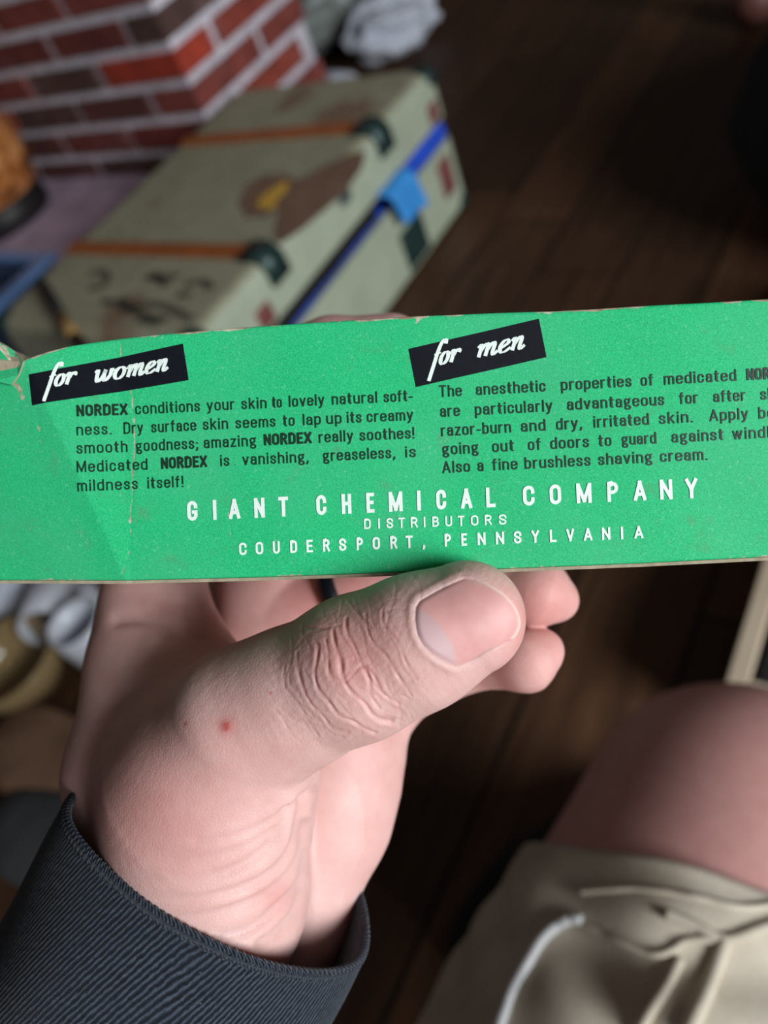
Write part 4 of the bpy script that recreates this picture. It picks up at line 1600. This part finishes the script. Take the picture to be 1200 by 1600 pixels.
# lunula: within a disc round the base of the nail
arc = np.array(local(400, 860, 2.222, [(553, 195), (600, 222), (645, 268), (678, 320), (692, 360), (694, 404)]))
lun = 1 / (1 + np.exp(-((arc[:, 0].max() - 0) * 0 + 1) * 0))
lpoly = np.vstack([arc, np.array(local(400, 860, 2.222, [(640, 400), (590, 360), (545, 300), (530, 200)]))])
ins = inside(vx, vy, lpoly)
ld = poly_dist(vx, vy, arc)
lun = np.clip(0.5 + np.where(ins, 1, -1) * ld / 5, 0, 1)
at = nl.data.attributes.new('lunula', 'FLOAT', 'POINT')
at.data.foreach_set('value', lun.astype(np.float32))
dist_pts = np.array(local(400, 860, 2.222, [(898, 302), (921, 262), (918, 222), (895, 182), (858, 148), (800, 113), (752, 96), (718, 92)]))
fe = np.clip(1 - poly_dist(vx, vy, dist_pts) / 5, 0, 1)
at = nl.data.attributes.new('free_edge', 'FLOAT', 'POINT')
at.data.foreach_set('value', fe.astype(np.float32))

# black ring on a finger
ra, rb = FINGERS[2][0][0], FINGERS[2][1][0]
t0 = 0.40
rc = ra + (rb - ra) * t0
dirr = (rb - ra) / np.linalg.norm(rb - ra)
u = np.cross(dirr, [0, 0, 1.0])
u /= np.linalg.norm(u)
w = np.cross(dirr, u)
V, nseg = [], 48
prof = [(0.25, -1.7), (1.6, -1.5), (1.9, 0), (1.6, 1.5), (0.25, 1.7), (-0.3, 0)]
r0 = 11.0 + (9.0 - 11.0) * t0
for k in range(nseg):
    a = 2 * math.pi * k / nseg
    for rr, s in prof:
        V.append(rc + dirr * s * 1.25 + (u * math.cos(a) + w * math.sin(a)) * (r0 + rr))
m_ = len(prof)
Fc = [[k * m_ + i, ((k + 1) % nseg) * m_ + i, ((k + 1) % nseg) * m_ + (i + 1) % m_, k * m_ + (i + 1) % m_] for k in range(nseg) for i in range(m_)]
mesh_obj('ring', W(np.array(V)), Fc, simple('black_ring', srgb(24, 26, 32), 0.3, 0.1, 200, Metallic=0.4), pers)


# ---- sleeve
def mat_knit():
    t = NT('charcoal_knit')
    uvn = t.n('ShaderNodeUVMap').outputs[0]
    mp = t.n('ShaderNodeMapping')
    mp.inputs['Scale'].default_value = (1, 1, 1)
    t.l(uvn, mp.inputs[0])
    wv = t.n('ShaderNodeTexWave', wave_type='BANDS', bands_direction='DIAGONAL', i_Scale=21.0, i_Distortion=2.0, i_Detail=2.0, i_Detail_Scale=2.0)
    t.l(mp.outputs[0], wv.inputs[0])
    v = t.coord()
    nz = t.noise(1500, 3, v, .7)
    nz2 = t.noise(120, 3, v)
    f = t.math('ADD', t.math('MULTIPLY', wv.outputs['Fac'], .55), t.math('MULTIPLY', nz, .45))
    c = t.ramp(f, [(0.25, srgb(16, 19, 25)), (0.6, srgb(42, 49, 59)), (0.85, srgb(72, 81, 93))])
    c = t.mix(t.ramp(nz2, [(.4, (0, 0, 0, 1)), (.7, (.3, .3, .3, 1))]), c, srgb(34, 40, 50))
    sp = t.ramp(t.noise(800, 1, v), [(.80, (0, 0, 0, 1)), (.84, (.5, .5, .5, 1))])
    c = t.mix(sp, c, srgb(140, 148, 155))
    t.color(c)
    t.set(Roughness=0.95, Specular_IOR_Level=0.1, Sheen_Weight=0.15)
    t.bump(f, 0.55, 0.0006)
    return t.m


M_KNIT = mat_knit()
E1 = P(597, 1430, 160) - P(108, 1240, 155)
E1 -= AXD * (E1 @ AXD)
E1 /= np.linalg.norm(E1)
E2 = np.cross(AXD, E1)
if E2[2] > 0:
    E2 = -E2                     # towards the viewer
CU = P(353, 1337, 160)
NTH, NS = 150, 70


def cuff_pt(th, s, inset=0.0):
    """th around the cuff, s millimetres from the hem towards the elbow"""
    g = min(1.0, s / 120.0)
    a = 33.3 + 6 * g - inset
    b = 27.2 + 7 * g - inset
    c, sn = math.cos(th), math.sin(th)
    c, sn = math.copysign(abs(c) ** .86, c), math.copysign(abs(sn) ** .86, sn)
    fold = 0.7 * math.sin(3 * th + s * .06 + 1.0) * min(1, s / 25) + 0.5 * math.sin(5 * th - s * .11)
    sag = 0.5 * max(0, sn) ** 2 * math.exp(-s / 25) + 1.2 * math.sin(2 * th + .6) * math.exp(-s / 30)
    return CU + AXD * (s + sag) + E1 * (a + fold) * c + E2 * (b + fold) * sn


svals = np.concatenate([np.linspace(0, 12, 14), np.linspace(14, 210, NS - 14)])
outer = np.array([[cuff_pt(2 * math.pi * i / NTH, s) for s in svals] for i in range(NTH)])
inner = np.array([[cuff_pt(2 * math.pi * i / NTH, s, 1.7) for s in svals] for i in range(NTH)])
V = np.concatenate([outer.reshape(-1, 3), inner.reshape(-1, 3)])
n = NTH * NS
f1 = grid_faces(NTH, NS, True)
Fc = f1 + [[n + k for k in q[::-1]] for q in f1] + [[i * NS, n + i * NS, n + ((i + 1) % NTH) * NS, ((i + 1) % NTH) * NS] for i in range(NTH)]
uvo = np.array([[(-i / NTH * 6.5, s / 95.0) for s in svals] for i in range(NTH)]).reshape(-1, 2)
slv = mesh_obj('sleeve', W(V), Fc, M_KNIT, pers, True, np.concatenate([uvo, uvo]))
# overlocked hem: a rolled edge with its stitches
NH = 720
V = []
for i in range(NH):
    th = 2 * math.pi * i / NH
    c0 = (cuff_pt(th, 0.6) + cuff_pt(th, 0.6, 1.7)) / 2
    ou = cuff_pt(th, 0.6) - c0
    ou /= np.linalg.norm(ou)
    st_ = 1 + 0.09 * math.cos(th * 150)
    for k in range(12):
        a = 2 * math.pi * k / 12
        V.append(c0 + ou * math.cos(a) * 1.0 * st_ + AXD * math.sin(a) * 1.3 * st_)
Fc = [[i * 12 + k, i * 12 + (k + 1) % 12, ((i + 1) % NH) * 12 + (k + 1) % 12, ((i + 1) % NH) * 12 + k] for i in range(NH) for k in range(12)]
mesh_obj('cuff_edge', W(np.array(V)), Fc, M_KNIT, slv, True, np.array([(i // 12 * .013, (i % 12) * .02) for i in range(len(V))]))


# ---- khaki shorts
def mat_khaki():
    t = NT('khaki_cotton')
    v = t.coord()
    c = t.ramp(t.noise(40, 4, v), [(.3, srgb(182, 170, 152)), (.7, srgb(204, 195, 178))])
    t.color(c)
    t.set(Roughness=0.85, Specular_IOR_Level=0.15)
    t.bump(t.noise(700, 2, v), 0.3, 0.0006)
    return t.m


M_KHAKI = mat_khaki()
LE1 = np.array([1.0, 0, 0]) - LAX * LAX[0]
LE1 /= np.linalg.norm(LE1)
LE2 = np.cross(LAX, LE1)
if LE2[2] > 0:
    LE2 = -LE2
LLEN = np.linalg.norm(KNEE - HIP)


def shorts_pt(th, s, inset=0.0):
    """th=90deg faces the viewer; s from the hem towards the hip"""
    t = LLEN - 44 - s + 17 * math.cos(th)
    r = 82 + (98 - 82) * (1 - t / LLEN) + 8.5 - inset
    hem = math.exp(-s / 40)
    wr = 2.2 * math.sin(th * 7 + s * .03) * (0.35 + hem) + 1.8 * math.sin(th * 3 - s * .055 + .5) + 2.2 * math.sin(th * 11 + s * .12) * math.exp(-((s - 55) / 30) ** 2)
    wr += 2.4 * math.sin(s * .16 + 2.5 * math.sin(th * 2)) * math.exp(-((th - 1.7) / .9) ** 2)
    return HIP + LAX * (t - 4 * math.cos(th * 2) * hem) + (LE1 * math.cos(th) + LE2 * math.sin(th)) * (r + wr)


NT_, NS_ = 160, 90
sv = np.linspace(0, 215, NS_)
outer = np.array([[shorts_pt(2 * math.pi * i / NT_, s) for s in sv] for i in range(NT_)])
inner = np.array([[shorts_pt(2 * math.pi * i / NT_, s, 2.0) for s in sv] for i in range(NT_)])
V = np.concatenate([outer.reshape(-1, 3), inner.reshape(-1, 3)])
n = NT_ * NS_
f1 = grid_faces(NT_, NS_, True)
Fc = f1 + [[n + k for k in q[::-1]] for q in f1] + [[i * NS_, n + i * NS_, n + ((i + 1) % NT_) * NS_, ((i + 1) % NT_) * NS_] for i in range(NT_)]
Fc += [[i * NS_ + NS_ - 1, ((i + 1) % NT_) * NS_ + NS_ - 1, n + ((i + 1) % NT_) * NS_ + NS_ - 1, n + i * NS_ + NS_ - 1] for i in range(NT_)]
sho = mesh_obj('shorts', W(V), Fc, M_KHAKI, pers, True)

OG = outer.reshape(-1, 3)
ogx, ogy = topix(OG)
ognear = OG[:, 2] < np.median(OG[:, 2]) + 25


def on_shorts(px, py, lift=1.0):
    """nearest point of the cloth under that sight line"""
    d = (ogx - px) ** 2 + (ogy - py) ** 2 + np.where(ognear, 0, 1e6)
    k = np.argsort(d)[:4]
    wgt = 1 / (d[k] + 1)
    z = (OG[k, 2] * wgt).sum() / wgt.sum()
    p = P(px, py, z)
    ax = HIP + LAX * ((p - HIP) @ LAX)
    o = (p - ax) / np.linalg.norm(p - ax)
    return p + o * lift


def seam(name, pts, rad, mat, lift=1.0, wob=0.0):
    path = np.array([on_shorts(x, y, lift) for x, y in catmull(pts, 6)])
    path = catmull(path[::2], 4)
    v, f = tube(path, rad, 8)
    return mesh_obj(name, W(v), f, mat, sho)


M_PIPE = simple('white_piping', srgb(206, 206, 206), 0.7, 0.08, 100)
seam('piping', [(772, 1640), (790, 1590), (806, 1548), (828, 1508), (850, 1472), (874, 1450), (895, 1440), (912, 1441)], 2.4, M_PIPE, 2.0)
seam('pocket_seam', [(912, 1446), (960, 1468), (1010, 1490), (1040, 1490), (1075, 1470), (1132, 1470)], 1.6, M_KHAKI, .8)
seam('pocket_seam', [(1040, 1428), (1090, 1448), (1132, 1468), (1190, 1450), (1240, 1436)], 2.2, M_KHAKI, 1.0)
seam('pocket_seam', [(1132, 1468), (1118, 1510), (1098, 1560), (1070, 1620)], 3.2, M_KHAKI, 1.2)
seam('pocket_seam', [(1062, 1500), (1040, 1545), (1010, 1590), (995, 1620)], 2.4, M_KHAKI, 1.0)
seam('hem_stitching', [(905, 1395), (1000, 1390), (1085, 1402), (1160, 1418), (1230, 1410)], 1.3, M_KHAKI, .6)
